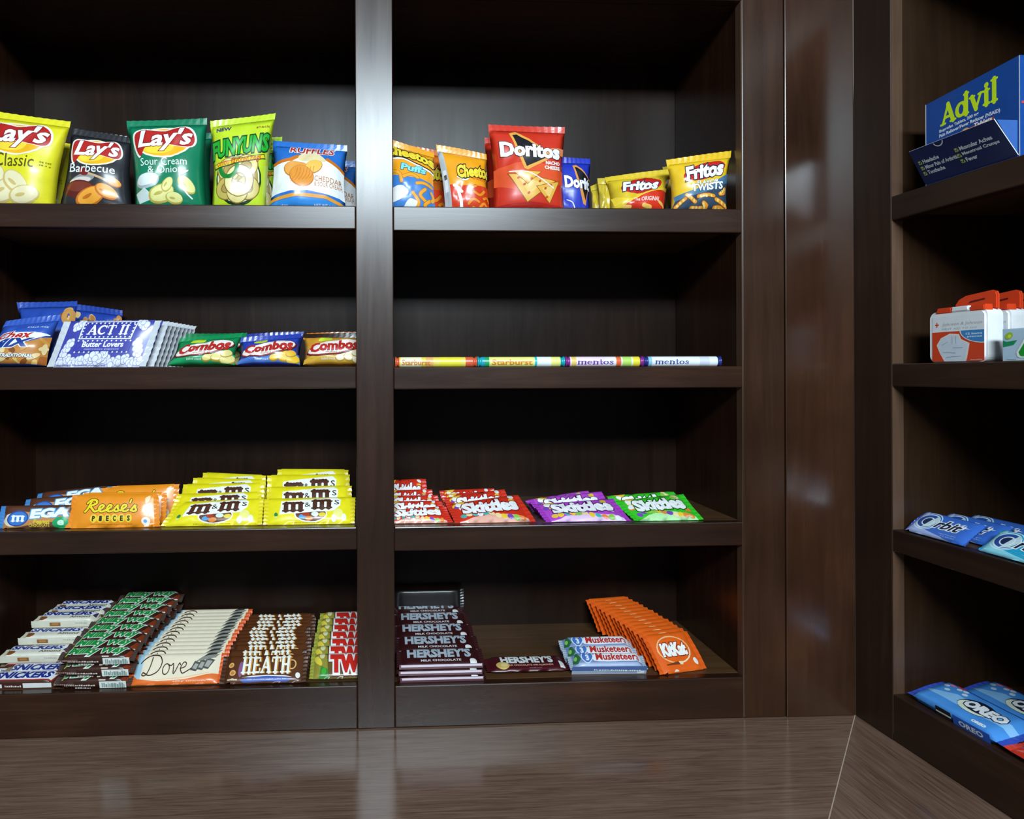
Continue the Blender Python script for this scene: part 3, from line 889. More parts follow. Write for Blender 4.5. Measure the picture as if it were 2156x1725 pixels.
def a_ranch(A):
    A.poly('#d9b35a', [(.55, 0), (1, 0), (1, .10), (.5, .05)])
    A.poly('#e0954a', [(.60, .93), (.68, .95), (1.0, .70), (.86, .22), (.80, .25)], part='logo')
    A.poly('#16161c', [(.64, .90), (.69, .90), (1.0, .68), (.86, .31)], part='logo')
    A.line('#f0f4fa', [(.44, .30), (.56, .26), (.62, .12)], .016)
    A.text('#fbfbfb', 'Dorit', .40, .50, .99, .73, bold=.05, out=[('#1a1a3a', .03)], rise=-.10)
def a_corn(A):
    A.poly('#d6331c', [(.16, 0), (1, 0), (1, .52), (.84, .46), (.5, .30), (.30, .16)])
    A.poly('#f0ce3a', [(0, .40), (.26, .20), (.60, .36), (.86, .54), (1, .62), (1, .52), (.84, .46), (.5, .30), (.30, .14), (.05, .10)])
    A.ell('#c4241f', .50, .61, .36, .25, 8, part='logo')
    A.text(WHITE, 'Fritos', .16, .44, .80, .78, shear=.22, bold=.05, out=[('#12264a', .05)], rise=.08)
    A.text('#f4dcd0', 'The ORIGINAL', .36, .155, .86, .26, part='print', bold=.02, rise=.25)
    for p in ([(.20, .04), (.32, .02)], [(.55, .06), (.7, .02)], [(.86, .16), (.96, .10)]):
        A.line('#efc05a', p, .07)
def a_twist(A):
    A.poly('#33475c', [(0, 0), (1, 0), (1, .58), (.6, .40), (.06, .26)])
    A.poly('#4d7594', [(.02, .28), (.6, .46), (1, .70), (1, .52), (.6, .34), (.04, .18)])
    A.ell('#c4241f', .54, .75, .38, .17, 14, part='logo')
    A.text(WHITE, 'Fritos', .20, .60, .88, .92, shear=.22, bold=.05, out=[('#10203c', .05)], rise=.30)
    A.text('#f2f5f8', 'FLAVOR', .38, .48, .78, .56, bold=.03, rise=.35, out=[('#14263c', .03)])
    A.text('#f2f5f8', 'TWISTS', .28, .355, .86, .50, bold=.04, rise=.32, out=[('#14263c', .04)])
    for pts in ([(.20, .28), (.28, .20), (.36, .14)], [(.40, .24), (.54, .26), (.68, .24)], [(.72, .18), (.84, .12), (.96, .06)], [(.80, .28), (.88, .30), (.90, .38)], [(.50, .12), (.56, .06), (.54, .0)], [(.06, .06), (.12, .14), (.18, .2)], [(.30, .03), (.40, .02), (.48, .03)], [(.70, .03), (.80, .04), (.9, .0)]):
        A.line('#8a4a12', pts, .085); A.line('#e8992e', pts, .065)
        for q in range(3):
            f = (q + .5) / 3
            a, b = pts[0], pts[-1]
            A.ell('#f7cf7a', a[0] + (b[0] - a[0]) * f, a[1] + (b[1] - a[1]) * f, .018, .03, 20)

chip_bag('orange and blue cheese puff bag against the divider', (806, 290), (914, 322), (918, 432), (800, 432), Z1R, .052, .045, '#eba01c', art=a_puffs, seed=21, lean=5)
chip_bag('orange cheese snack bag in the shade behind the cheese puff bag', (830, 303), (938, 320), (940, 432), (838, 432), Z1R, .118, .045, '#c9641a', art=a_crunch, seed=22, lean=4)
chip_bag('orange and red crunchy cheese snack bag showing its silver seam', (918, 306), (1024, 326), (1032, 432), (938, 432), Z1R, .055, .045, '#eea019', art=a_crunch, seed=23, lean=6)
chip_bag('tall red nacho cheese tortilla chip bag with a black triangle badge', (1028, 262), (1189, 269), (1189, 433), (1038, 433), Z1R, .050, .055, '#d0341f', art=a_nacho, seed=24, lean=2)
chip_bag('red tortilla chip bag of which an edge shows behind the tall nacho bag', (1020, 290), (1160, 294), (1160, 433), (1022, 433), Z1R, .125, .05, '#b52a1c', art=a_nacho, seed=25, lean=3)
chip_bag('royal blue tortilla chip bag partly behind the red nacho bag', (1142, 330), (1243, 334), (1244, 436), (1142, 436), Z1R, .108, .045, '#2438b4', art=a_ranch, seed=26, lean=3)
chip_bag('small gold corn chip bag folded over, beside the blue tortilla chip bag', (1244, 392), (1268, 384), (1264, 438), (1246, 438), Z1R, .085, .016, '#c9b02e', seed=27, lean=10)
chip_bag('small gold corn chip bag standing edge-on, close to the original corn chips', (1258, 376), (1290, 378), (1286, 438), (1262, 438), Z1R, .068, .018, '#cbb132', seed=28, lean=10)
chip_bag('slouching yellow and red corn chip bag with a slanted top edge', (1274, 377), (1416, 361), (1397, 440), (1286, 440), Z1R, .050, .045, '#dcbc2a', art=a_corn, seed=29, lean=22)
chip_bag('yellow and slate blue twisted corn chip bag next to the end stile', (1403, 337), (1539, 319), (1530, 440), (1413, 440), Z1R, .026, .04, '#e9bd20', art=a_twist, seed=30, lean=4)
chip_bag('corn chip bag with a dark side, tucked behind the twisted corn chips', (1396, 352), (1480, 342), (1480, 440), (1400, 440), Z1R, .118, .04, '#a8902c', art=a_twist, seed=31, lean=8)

# ================================================================== ROW 2
def a_mix(A):
    A.poly('#c8853a', [(0, 0), (1, 0), (1, .62), (.7, .46), (.4, .36), (0, .26)])
    rnd = random.Random(5)
    for k in range(34):
        x, y = rnd.random(), rnd.random() * .52
        if y < .24 + .36 * x:
            A.ell(rnd.choice(['#e8bf74', '#a85f22', '#d99a48', '#f0d49a', '#8a4a1a', '#cf8a3a']), x, y, .05 + .05 * rnd.random(), .03 + .03 * rnd.random(), rnd.random() * 180)
    A.blob('#eef3f6', [(.02, .44), (.30, .68), (.62, .70), (.96, .66), (.90, .60), (.62, .44), (.3, .34)])
    A.text('#c0281f', 'Chex', .14, .54, .74, .74, shear=.2, bold=.03, out=[('#f4f6fa', .05)], rise=.1)
    A.text('#1c3c8c', 'MIX', .08, .335, .80, .545, shear=.25, bold=.05, out=[('#f4f6fa', .05)], rise=.12)
    A.text('#e6eef8', 'TRADITIONAL', .36, .12, .84, .20, bold=.03, out=[('#3a2a1a', .06)], part='print')
    A.small('#dfe8f6', .58, .80, .92, .85, 'snack mix')
def a_mix_back(A):
    rnd = random.Random(8)
    for k in range(9):
        A.ell(rnd.choice(['#e0b87a', '#b87a3a', '#8a4a1a', '#d9a860']), .80 + .18 * rnd.random(), rnd.random(), .06, .07, rnd.random() * 180)
    A.ring('#c9924a', .90, .80, .07, .10, .08)
def a_mix_side(A):
    rnd = random.Random(9)
    for k in range(16):
        x = rnd.random() * .55
        A.ell(rnd.choice(['#e0b87a', '#b87a3a', '#7a421a', '#e8c88c', '#c98a44']), x, .74 + .20 * rnd.random() * (1 - .6 * x), .05, .06, rnd.random() * 180)
    for x, y, c in ((.90, .86, '#b87a3a'), (.95, .92, '#c98a44'), (.86, .80, '#8a5226'), (.95, .82, '#d9a860')):
        A.ell(c, x, y, .05, .07, 20)
snack = lambda label, *a, **k: bag('snack_bag', label, *a, **k)
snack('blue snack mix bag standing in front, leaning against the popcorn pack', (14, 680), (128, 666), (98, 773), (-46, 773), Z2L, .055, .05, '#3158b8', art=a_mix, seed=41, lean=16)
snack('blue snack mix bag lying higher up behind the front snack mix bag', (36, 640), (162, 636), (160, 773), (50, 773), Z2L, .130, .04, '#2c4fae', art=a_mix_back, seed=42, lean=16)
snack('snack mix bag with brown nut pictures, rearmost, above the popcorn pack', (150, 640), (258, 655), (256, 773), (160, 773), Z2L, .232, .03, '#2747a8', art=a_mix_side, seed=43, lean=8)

def a_pop(A):
    P = '#e9ebf4'
    A.rect('#4348a6', .0, .0, 1, 1)
    rnd = random.Random(3)
    def corn(x, y, s):
        for q in range(4):
            a = q * 1.6 + x * 9
            A.ell('#8f95c8', x + s * .7 * math.cos(a), y + s * 1.5 * math.sin(a), s * 1.02, s * 2.1)
            A.ell(P, x + s * .7 * math.cos(a), y + s * 1.5 * math.sin(a), s * .86, s * 1.8)
    A.rect('#c9cce4', 0, 0, 1, .10)
    for k in range(13): corn(.06 + .075 * k, .13 + .04 * math.sin(k * 2.1), .033)
    for k in range(3): corn(.07 + .02 * k, .30 + .10 * k, .033); corn(.93 - .02 * k, .30 + .10 * k, .033)
    corn(.12, .86, .035); corn(.16, .94, .03); corn(.90, .88, .035); corn(.85, .95, .03)
    corn(.44, .22, .036); corn(.54, .24, .036); corn(.49, .16, .036)
    A.poly(P, [(.19, .58), (.80, .58), (.82, .97), (.18, .97)])
    A.poly('#343a9c', [(.205, .60), (.785, .60), (.805, .95), (.195, .95)])
    for k in range(12):
        A.ell(P, .225 + .05 * k, .925, .010, .018, n=8); A.ell(P, .225 + .05 * k, .625, .010, .018, n=8)
    for k in range(4):
        A.ell(P, .212, .68 + .07 * k, .010, .018, n=8); A.ell(P, .788, .68 + .07 * k, .010, .018, n=8)
    A.text('#f6f7fb', 'ACT II', .26, .66, .74, .90, font='serif', bold=.012)
    A.rect('#3a3fa2', .18, .32, .82, .53)
    for k in range(12):
        A.ell(P, .20 + .055 * k, .545, .010, .018, n=8); A.ell(P, .20 + .055 * k, .305, .010, .018, n=8)
    A.text('#f6f7fb', 'Butter Lovers', .26, .41, .74, .53, bold=.03)
    A.small('#d5d8ee', .30, .345, .70, .385, 'microwave popcorn'); A.small('#4a4fae', .04, .02, .60, .06, 'net weight microwave popcorn bag')
    A.small('#dfe2f2', .28, .965, .72, .99, 'the best butter in popcorn')
ap = Art(.144, .082)
a_pop(ap)
POP = Pack('popcorn_bag', .166, .082, .011, '#d6d9e6', ap, 'flat', 'u', .011, '#c9cdd2', nu=12, nv=8, seed=44, wr=.35,
           corners=[(-.060, .082), (.106, .084), (.083, 0), (-.083, 0)], foil=False)
px0 = x_at(205, .050, Z2L)
for k in range(9):
    put(POP, 'purple microwave popcorn pack, ' + nth(k, 9, 'one') + ' of the standing row', 'popcorn bag', px0 + .0020 * k + (.006 if k else 0), .045 + .0185 * k, Z2L, 12, 0, 0, 'upright popcorn packs')

def combo(c2, food):
    def art(A):
        A.poly(c2, [(0, 0), (1, 0), (1, .34), (.5, .22), (0, .16)])
        for x, y, r_ in ((.62, .16, .10), (.78, .20, .13), (.90, .12, .12), (.88, .30, .09)):
            A.ell('#b08a2a', x, y, r_, r_ * 1.3, 20); A.ell(food, x, y + .02, r_ * .92, r_ * 1.15, 20)
        A.blob('#c6d42e', [(.24, .78), (.30, .90), (.44, .96), (.46, .82), (.36, .76)])
        A.ell('#2a1216', .50, .50, .475, .29, 10, part='logo'); A.ell('#8e2a24', .50, .505, .462, .275, 10, part='logo'); A.ell('#f3e3da', .50, .53, .45, .25, 10, part='logo')
        A.text('#c3261f', 'Combos', .10, .38, .90, .76, bold=.03, shear=.06, out=[('#6a1614', .022)], rise=.42, taper=.12)
        A.text('#7c4a44', 'stuffed snacks', .36, .30, .76, .37, part='print', rise=.5)
        A.small('#e8efe4', .30, .06, .52, .13, 'baked snack')
    return art
pret = lambda label, *a, **k: bag('pretzel_bag', label, *a, style='bag', **k)
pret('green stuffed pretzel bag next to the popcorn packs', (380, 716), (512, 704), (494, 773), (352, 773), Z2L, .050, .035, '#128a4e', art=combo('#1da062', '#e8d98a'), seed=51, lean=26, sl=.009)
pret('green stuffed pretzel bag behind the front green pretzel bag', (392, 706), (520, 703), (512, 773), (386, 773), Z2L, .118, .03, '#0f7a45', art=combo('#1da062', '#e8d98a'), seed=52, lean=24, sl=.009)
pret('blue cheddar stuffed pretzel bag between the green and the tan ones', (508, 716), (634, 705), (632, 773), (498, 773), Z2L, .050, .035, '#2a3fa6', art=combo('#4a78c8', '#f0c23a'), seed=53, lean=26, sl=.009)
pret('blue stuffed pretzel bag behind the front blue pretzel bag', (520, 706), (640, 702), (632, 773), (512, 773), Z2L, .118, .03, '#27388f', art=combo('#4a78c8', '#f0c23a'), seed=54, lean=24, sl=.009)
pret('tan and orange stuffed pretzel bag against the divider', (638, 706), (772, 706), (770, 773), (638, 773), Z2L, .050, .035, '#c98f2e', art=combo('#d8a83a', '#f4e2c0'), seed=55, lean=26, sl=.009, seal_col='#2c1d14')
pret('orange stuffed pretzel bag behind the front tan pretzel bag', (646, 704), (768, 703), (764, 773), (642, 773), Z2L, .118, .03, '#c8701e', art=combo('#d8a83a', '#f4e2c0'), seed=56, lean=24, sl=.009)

# rolls of sweets: paper tubes with twisted or folded ends
def roll(label, xa, xb, base, end, bands, txt, tcol, font, tx, seed, end_col=None):
    Y, rad = .024, .0088
    X0, X1 = x_at(xa, Y, Z2R), x_at(xb, Y, Z2R)
    Lh = (X1 - X0) / 2
    root = empty('candy_roll', Matrix.Translation(((X0 + X1) / 2, Y, Z2R)))
    tag(root, label, 'candy roll', 'candy rolls in a line on the shelf edge')
    rnd = random.Random(seed)
    nu, ns = 30, 24
    def ringp(x, k, s=1.0):
        a = 2 * math.pi * k / ns
        return Vector((x, -rad * s * math.sin(a), rad - rad * s * math.cos(a)))
    bm = bmesh.new()
    xs = [-Lh * .90 + 1.80 * Lh * i / nu for i in range(nu + 1)]
    rr = [[bm.verts.new(ringp(x, k, 1 - .02 * (i % 3 == 0))) for k in range(ns)] for i, x in enumerate(xs)]
    for i in range(nu):
        for k in range(ns):
            f = bm.faces.new((rr[i][k], rr[i + 1][k], rr[i + 1][(k + 1) % ns], rr[i][(k + 1) % ns]))
    bmesh.ops.recalc_face_normals(bm, faces=bm.faces)
    parts = [link('wrapper', mesh_from_bm(bm, 'wrapper', [film(base)], True), root)]
    for sgn in (-1, 1):
        bm = bmesh.new()
        prev = None
        for e, (fx, fs) in enumerate(((.90, 1.0), (.925, .86), (.95, .70), (.97, .90), (1.0, 1.0), (1.0, 0.05))):
            cur = [bm.verts.new(ringp(sgn * Lh * fx, k, fs * (1 + (.10 * (k % 2) + .08 * rnd.random()) * (0 < e < 5)))) for k in range(ns)]
            if prev:
                for k in range(ns):
                    bm.faces.new((prev[k], cur[k], cur[(k + 1) % ns], prev[(k + 1) % ns]))
            prev = cur
        bmesh.ops.recalc_face_normals(bm, faces=bm.faces)
        parts.append(link('end_twist', mesh_from_bm(bm, 'end_twist', [film(end)], True), root))
    A = Art(Lh * 1.8, rad * math.pi)
    A.rect(base, 0, 0, 1, 1)
    for c, x0, x1 in bands: A.rect(c, x0, .0, x1, 1)
    A.text(tcol, txt, tx[0], .30, tx[1], .66, font=font, bold=.0 if font else .03)
    half = ns // 2
    grid = [[ringp(x, 0 + k, 1.0) for k in range(half + 1)] for x in xs]
    nr = [[Vector((0, -math.sin(2 * math.pi * k / ns), -math.cos(2 * math.pi * k / ns))) for k in range(half + 1)] for x in xs]
    build_art(root, A, grid, nr, nu, half, lambda y: y * half, parts)
roll('yellow fruit chew roll with orange red twisted ends, next to the divider', 832, 1003, '#f0dc60', '#df5a34', [('#f6efc4', .02, .30), ('#f3b46a', .36, .46), ('#f0e23c', .55, .84), ('#e0603c', .90, 1)], 'Starburst', '#d8862c', None, (.03, .42), 1)
roll('teal and yellow fruit chew roll with turquoise twisted ends', 1005, 1187, '#f1ec86', '#14a8b4', [('#23a56a', .03, .09), ('#1f9ec0', .0, .03), ('#eef7f2', .70, .88), ('#2ec0cc', .67, .70)], 'Starburst', '#e08a2a', None, (.12, .64), 2)
roll('white rainbow mint roll with a purple end', 1190, 1352, '#f2e9f4', '#8a2a86', [('#f3cf74', .02, .09), ('#f6dcec', .12, .50), ('#e86a3a', .66, .73), ('#b8e06a', .75, .88), ('#f0e03a', .90, 1)], 'mentos', '#5a3c9a', 'serif', (.10, .62), 3)
roll('plain white and navy mint roll nearest the end stile', 1354, 1515, '#eef1f8', '#26307a', [('#8fc8e0', .0, .05), ('#d8dcec', .74, .88)], 'mentos', '#3a4a92', 'serif', (.09, .58), 4)

# ================================================================== ROW 3: pouches leaning on one another
def fx(px, Y, Z): return x_at(px, Y, Z)

def a_mega(A):
    A.rect('#5a3424', 0, .62, 1, 1)
    A.poly('#c98a4e', [(0, .0), (0, .40), (.25, .74), (.60, .62), (1, .66), (1, .28), (.5, .22), (.2, .02)])
    A.poly('#e8dcc8', [(.0, .30), (.06, .58), (.24, .76), (.34, .64), (.26, .10), (.12, .06)])
    A.ell('#1d4c9c', .23, .42, .155, .34, 6, part='logo'); A.ell('#3a76c4', .23, .42, .135, .29, 6, part='logo')
    A.text('#eef3f8', 'm', .13, .26, .33, .58, font='serif', bold=.03)
    A.text('#f4f8fb', 'EGA', .40, .44, .96, .86, bold=.06, shear=.08, out=[('#4a9cc8', .06)], rise=.22)
    A.ell('#1aa05c', .86, .22, .12, .26); A.text('#c9ecd6', 'e', .81, .10, .91, .34, bold=.04, part='print')
    A.text('#e0c23a', 'Peanut', .46, .18, .70, .38, bold=.04, part='print', shear=.1); A.text('#e0c23a', 'CHOCOLATE', .40, .05, .70, .19, bold=.03, part='print')
am = Art(.112, .034); a_mega(am)
MEGA = Pack('candy_bar', .128, .038, .014, '#6a4632', am, 'bar', 'u', .008, '#3f7fc0', nu=14, nv=8, seed=61)
for k, (px, Y, dz) in enumerate(((78, .026, 0), (128, .055, .008), (152, .084, .015))):
    put(MEGA, ('brown candy bar with blue oval logo, front one of three, cut by the picture edge', 'brown candy bar with a pale blue end, middle one of three beside the orange packets', 'brown candy bar lying highest and rearmost of three beside the orange packets')[k],
        'candy bar', fx(px, Y, Z3L), Y, Z3L, (16, 30, 36)[k], 0, (0, -4, -6)[k], 'brown candy bars', dz=dz)

def a_orange(A):
    A.rect('#f2921e', 0, 0, 1, 1)
    A.text('#f0d818', "REEsE's".replace('E', 'E'), .14, .44, .80, .86, font='script', bold=.02, out=[('#4a2a0c', .055)], rise=.0)
    for k, ch in enumerate('PIECES'):
        x = .27 + .085 * k
        A.ell('#f0d43a', x, .27, .042, .125)
        A.text('#3a2410', ch, x - .018, .19, x + .018, .35, bold=.05, part='print')
    A.small('#8a4a10', .24, .075, .74, .115, 'peanut butter candy in a crunchy shell')
    A.ell('#f4e8d8', .90, .18, .052, .12); A.poly('#f4e8d8', [(.86, .14), (.88, .02), (.93, .02), (.93, .14)])
    A.ell('#7aa4d4', .895, .18, .022, .05)
    A.blob('#f8dcae', [(.90, .86), (.96, .94), (.95, .80), (.91, .70)]); A.blob('#f8dcae', [(.86, .52), (.93, .54), (.93, .49)])
for k, (tl, tr, br, bl, Y) in enumerate((((153, 1043), (334, 1041), (338, 1112), (136, 1112), .022), ((176, 1038), (352, 1037), (350, 1112), (170, 1112), .048), ((212, 1028), (378, 1019), (374, 1112), (200, 1112), .086), ((236, 1024), (366, 1020), (366, 1112), (228, 1112), .118))):
    bag('candy_pouch', ('orange peanut butter candy packet in front, its lettering fully in view', 'orange candy packet right behind the front orange packet, only its end shows', 'orange candy packet standing taller behind the two in front', 'rearmost orange candy packet, a sliver above the others')[k],
        tl, tr, br, bl, Z3L, Y, .012, '#ee8a1a', lean=(18, 16, 14, 14)[k], art=a_orange, style='flat', seal='u', sl=.009, cat='candy packet', group='orange candy packets', seed=64 + k, wr=.6, nu=12, nv=8)

def a_nuts(A):
    A.rect('#efe01c', 0, 0, 1, 1)
    A.ell('#f8f6ea', .52, .30, .20, .26); A.ell('#6a3a24', .52, .31, .185, .235)
    for x, y, c in ((.42, .22, '#4aa4dc'), (.50, .16, '#e88a2a'), (.60, .19, '#7a4a2a'), (.57, .30, '#d6ead8'), (.46, .30, '#b03a24'), (.66, .28, '#e8d03a')):
        A.ell(c, x, y, .045, .075)
    A.poly('#f8f4ea', [(.14, .30), (.16, .80), (.82, .94), (.88, .84), (.87, .62), (.80, .42)], part='logo')
    A.text('#4f2b1d', 'm', .17, .36, .44, .80, font='serif', bold=.05, rise=.05)
    A.text('#2c2c2c', '&', .445, .56, .515, .74, font='serif', bold=.02)
    A.text('#4f2b1d', 'm', .52, .44, .78, .88, font='serif', bold=.05, rise=.05)
    A.text('#2c2c2c', "s", .80, .66, .86, .82, bold=.0)
    A.ell('#2a8a4a', .10, .32, .022, .08, 20); A.ell('#d8e88a', .10, .22, .018, .04)
    A.ell('#f2ec86', .85, .30, .06, .20); A.ell('#f4f2dc', .80, .16, .03, .12); A.ell('#f4f2dc', .92, .20, .03, .12)
    A.small('#b88a1a', .30, .03, .70, .065, 'peanut chocolate candies')
YEL = [((374, 1058), (555, 1050), (553, 1112), (337, 1112), .026), ((374, 1041), (551, 1036), (553, 1112), (350, 1112), .062), ((386, 1020), (557, 1017), (556, 1112), (372, 1112), .098), ((407, 1006), (560, 1010), (560, 1112), (398, 1112), .132), ((427, 995), (560, 1001), (562, 1112), (420, 1112), .164)]
for k, (tl, tr, br, bl, Y) in enumerate(YEL):
    bag('candy_pouch', 'yellow peanut candy pouch, ' + nth(k, 5, 'one') + ' of the column beside the orange packets', tl, tr, br, bl, Z3L, Y, .016, '#e8d41a', lean=(40, 32, 28, 26, 26)[k],
        art=a_nuts, style='flat', seal='u', sl=.008, cat='candy pouch', group='yellow candy pouches, outer column', seed=70 + k, nu=12, nv=10)
YER = [((556, 1051), (749, 1047), (747, 1112), (554, 1112), .026), ((561, 1026), (741, 1023), (741, 1112), (560, 1112), .064), ((562, 1001), (737, 999), (735, 1112), (564, 1112), .106), ((584, 988), (734, 989), (732, 1112), (580, 1112), .142)]
for k, (tl, tr, br, bl, Y) in enumerate(YER):
    bag('candy_pouch', 'yellow peanut candy pouch, ' + nth(k, 4, 'one') + ' of the column against the divider', tl, tr, br, bl, Z3L, Y, .016, '#e8d41a', lean=(40, 32, 28, 26)[k],
        art=a_nuts, style='flat', seal='u', sl=.008, cat='candy pouch', group='yellow candy pouches at the divider', seed=80 + k, nu=12, nv=10)

def fruit(base, pale, edge):
    def art(A):
        A.rect(base, 0, 0, 1, 1)
        A.poly(pale, [(0, .0), (.30, .22), (.70, .26), (1, .12), (1, 0)])
        rnd = random.Random(len(base) + int(base[1:3], 16))
        for k in range(22):
            t = k / 22
            x, y = (.05 + .9 * t, .18 + .10 * math.sin(5 * t) + .05 * rnd.random()) if k % 2 else (.04 + .12 * rnd.random() + (.78 if k % 4 == 0 else 0), .3 + .6 * rnd.random())
            A.ell(rnd.choice(['#f0c83a', '#8ac84a', '#e8eef0', '#7a4ab0', '#f08a3a', '#4ab4b0', '#f4dca0']), x, y, .042, .085, 20 * k)
        A.ell('#f4f2ea', .10, .80, .05, .12); A.poly('#f0c23a', [(.02, .96), (.24, .99), (.16, .80)])
        A.text('#fafafa', 'Skittles', .10, .34, .94, .84, bold=.06, shear=.12, out=[(edge, .05)], rise=.10)
        A.small('#f6e6e0', .64, .06, .92, .12, 'bite size candies')
    return art
FR, FP, FG = fruit('#d8321e', '#f0b4a0', '#8a1410'), fruit('#b64ac8', '#ecc8ee', '#5a1a6a'), fruit('#3ac42a', '#b8ecaa', '#0f5a14')
pou = lambda label, group, *a, **k: bag('candy_pouch', label, *a, style='flat', seal='u', sl=.009, cat='candy pouch', group=group, nu=14, nv=10, wr=1.3, **k)
RA = [((808, 1076), (938, 1067), (955, 1106), (807, 1106), .024, 52), ((808, 1057), (930, 1055), (940, 1106), (807, 1106), .062, 40), ((808, 1045), (922, 1043), (930, 1106), (807, 1106), .096, 36), ((808, 1034), (910, 1031), (914, 1106), (807, 1106), .130, 34), ((808, 1013), (897, 1008), (903, 1106), (807, 1106), .170, 30)]
for k, (tl, tr, br, bl, Y, ln) in enumerate(RA):
    pou('red fruit candy pouch, ' + nth(k, 5, 'one') + ' of the column against the divider', 'red candy pouches at the divider', tl, tr, br, bl, Z3R, Y, .011, '#cf2c1c', lean=ln, art=FR, seed=90 + k)
RB = [((938, 1063), (1090, 1041), (1129, 1103), (957, 1106), .022, 62), ((934, 1050), (1062, 1031), (1084, 1106), (946, 1106), .075, 46), ((928, 1042), (1052, 1034), (1062, 1106), (940, 1106), .108, 38), ((924, 1034), (1040, 1029), (1050, 1106), (934, 1106), .140, 34)]
for k, (tl, tr, br, bl, Y, ln) in enumerate(RB):
    pou('red fruit candy pouch, ' + nth(k, 4, 'one') + ' of the column beside the purple pouches', 'red candy pouches by the purple ones', tl, tr, br, bl, Z3R, Y, .011, '#d23420', lean=ln, art=FR, seed=100 + k)
PU = [((1120, 1063), (1288, 1050), (1330, 1101), (1150, 1104), .018, 66), ((1110, 1054), (1266, 1036), (1292, 1104), (1136, 1104), .072, 50), ((1104, 1056), (1238, 1034), (1262, 1104), (1122, 1104), .110, 40)]
for k, (tl, tr, br, bl, Y, ln) in enumerate(PU):
    pou('purple berry candy pouch, ' + nth(k, 3, 'one') + ' of the small fan', 'purple candy pouches', tl, tr, br, bl, Z3R, Y, .011, '#a83cbc', lean=ln, art=FP, seed=110 + k)
GR = [((1290, 1055), (1436, 1040), (1482, 1099), (1335, 1102), .018, 64), ((1276, 1046), (1418, 1036), (1452, 1102), (1300, 1102), .070, 52), ((1352, 1062), (1452, 1050), (1497, 1096), (1390, 1100), .048, 72)]
pou('bright green sour candy pouch lying in front of the other green one', 'green candy pouches', *GR[0][:4], Z3R, GR[0][4], .011, '#35c02a', lean=GR[0][5], art=FG, seed=120)
pou('green sour candy pouch at the back, leaning behind the front green one', 'green candy pouches', *GR[1][:4], Z3R, .078, .011, '#30b426', lean=44, art=FG, seed=121)

# ================================================================== ROW 4: rows of bars
def lie(p, label, cat, px, Y, zs, lean, **k):
    return put(p, label, cat, fx(px, Y, zs), Y, zs, lean, **k)

# peanut bars: a staircase of brown ones in front, white almond ones behind
def bar_side(fields, part_c):
    def ex(s, parts):
        bm = bmesh.new()
        cols = []
        for c, x0, x1, y0, y1 in fields:
            if c not in cols: cols.append(c)
            q = [(x0, y0), (x1, y0), (x1, y1), (x0, y1)]
            dz = -.0005 - .00012 * len(bm.faces)
            f = bm.faces.new([bm.verts.new(((x - .5) * s.w, (.5 - y) * s.t * .84, dz)) for x, y in q])
            f.material_index = cols.index(c)
        parts.append(link('side_print', mesh_from_bm(bm, 'side_print', [film(c) for c in cols]), s.root))
    return ex
def lines(c, x0, x1, ys, n=9, h=.10, seed=1):
    rnd = random.Random(seed)
    out = []
    for y in ys:
        x = x0
        while x < x1:
            d = rnd.uniform(.010, .030)
            out.append((c, x, min(x + d, x1), y, y + h * rnd.uniform(.7, 1.2)))
            x += d + .008
    return out
def a_snick(A):
    A.rect('#4a2820', 0, 0, 1, 1)
    A.poly('#c0392c', [(.02, .10), (.96, .10), (1.0, .92), (.07, .92)], part='logo'); A.poly('#f0f1f4', [(.02, .16), (.95, .16), (.99, .88), (.07, .88)], part='logo')
    A.text('#23338f', 'SNICKERS', .06, .24, .94, .80, shear=.25, bold=.05)
def a_almond(A):
    A.rect('#e6e2d0', 0, 0, 1, 1); A.rect('#4a3a5a', .02, .46, .98, .97)
    A.poly('#f0f1f4', [(.05, .42), (.92, .42), (.97, .94), (.11, .94)], part='logo')
    A.text('#23338f', 'SNICKERS', .09, .48, .92, .88, shear=.25, bold=.05)
    A.text('#5a5230', 'Almond', .56, .20, .90, .42, bold=.02, part='print'); A.ell('#8a5228', .12, .22, .07, .16, 10)
SNK = Pack('candy_bar', .122, .031, .0160, '#4a2820', (lambda: (lambda a: (a_snick(a), a)[1])(Art(.108, .031)))(), 'bar', 'u', .007, '#8a745a', nu=12, nv=10, seed=130,
           extra=bar_side([('#4a2820', .01, .95, .04, .92), ('#e8e8e4', .02, .26, .18, .70), ('#e8e8e4', .54, .92, .14, .78)] + lines('#e8d8d0', .30, .52, (.30,), h=.22) + lines('#5a6a8a', .06, .20, (.34,), h=.2), None))
ALM = Pack('candy_bar', .122, .031, .0175, '#e4e0cc', (lambda: (lambda a: (a_almond(a), a)[1])(Art(.108, .031)))(), 'bar', 'u', .007, '#cfc7b0', nu=12, nv=10, seed=131,
           extra=bar_side([('#e4e0cc', .01, .95, .04, .94), ('#9a6236', .28, .44, .22, .72), ('#b8854a', .31, .41, .34, .62)] + lines('#a8a896', .66, .84, (.55,), h=.12), None))
XS = [(42, .020), (76, .052), (70, .086), (110, .120), (136, .153), (158, .186), (174, .219)]
LV = [1, 1, 2, 3, 4, 4, 4]
for r_, ((px, Y), n) in enumerate(zip(XS, LV)):
    for l in range(n):
        p = SNK if (r_ < 2 or l == 0) else ALM
        th = .0160 * min(l, 1) + .0175 * max(0, l - 1) + .0006 * l
        where = nth(r_, 7, 'row') + (', top of its pile' if l == n - 1 and n > 1 else (', %s layer up' % ORD[l] if l else (', bottom of its pile' if n > 1 else '')))
        lab = ('brown peanut bar, ' if p is SNK else 'white almond bar, ') + where + ' of the stairs'
        lie(p, lab, 'candy bar', px, Y, Z4L + th * 1.03, 78, group='peanut and almond bars in a staircase')

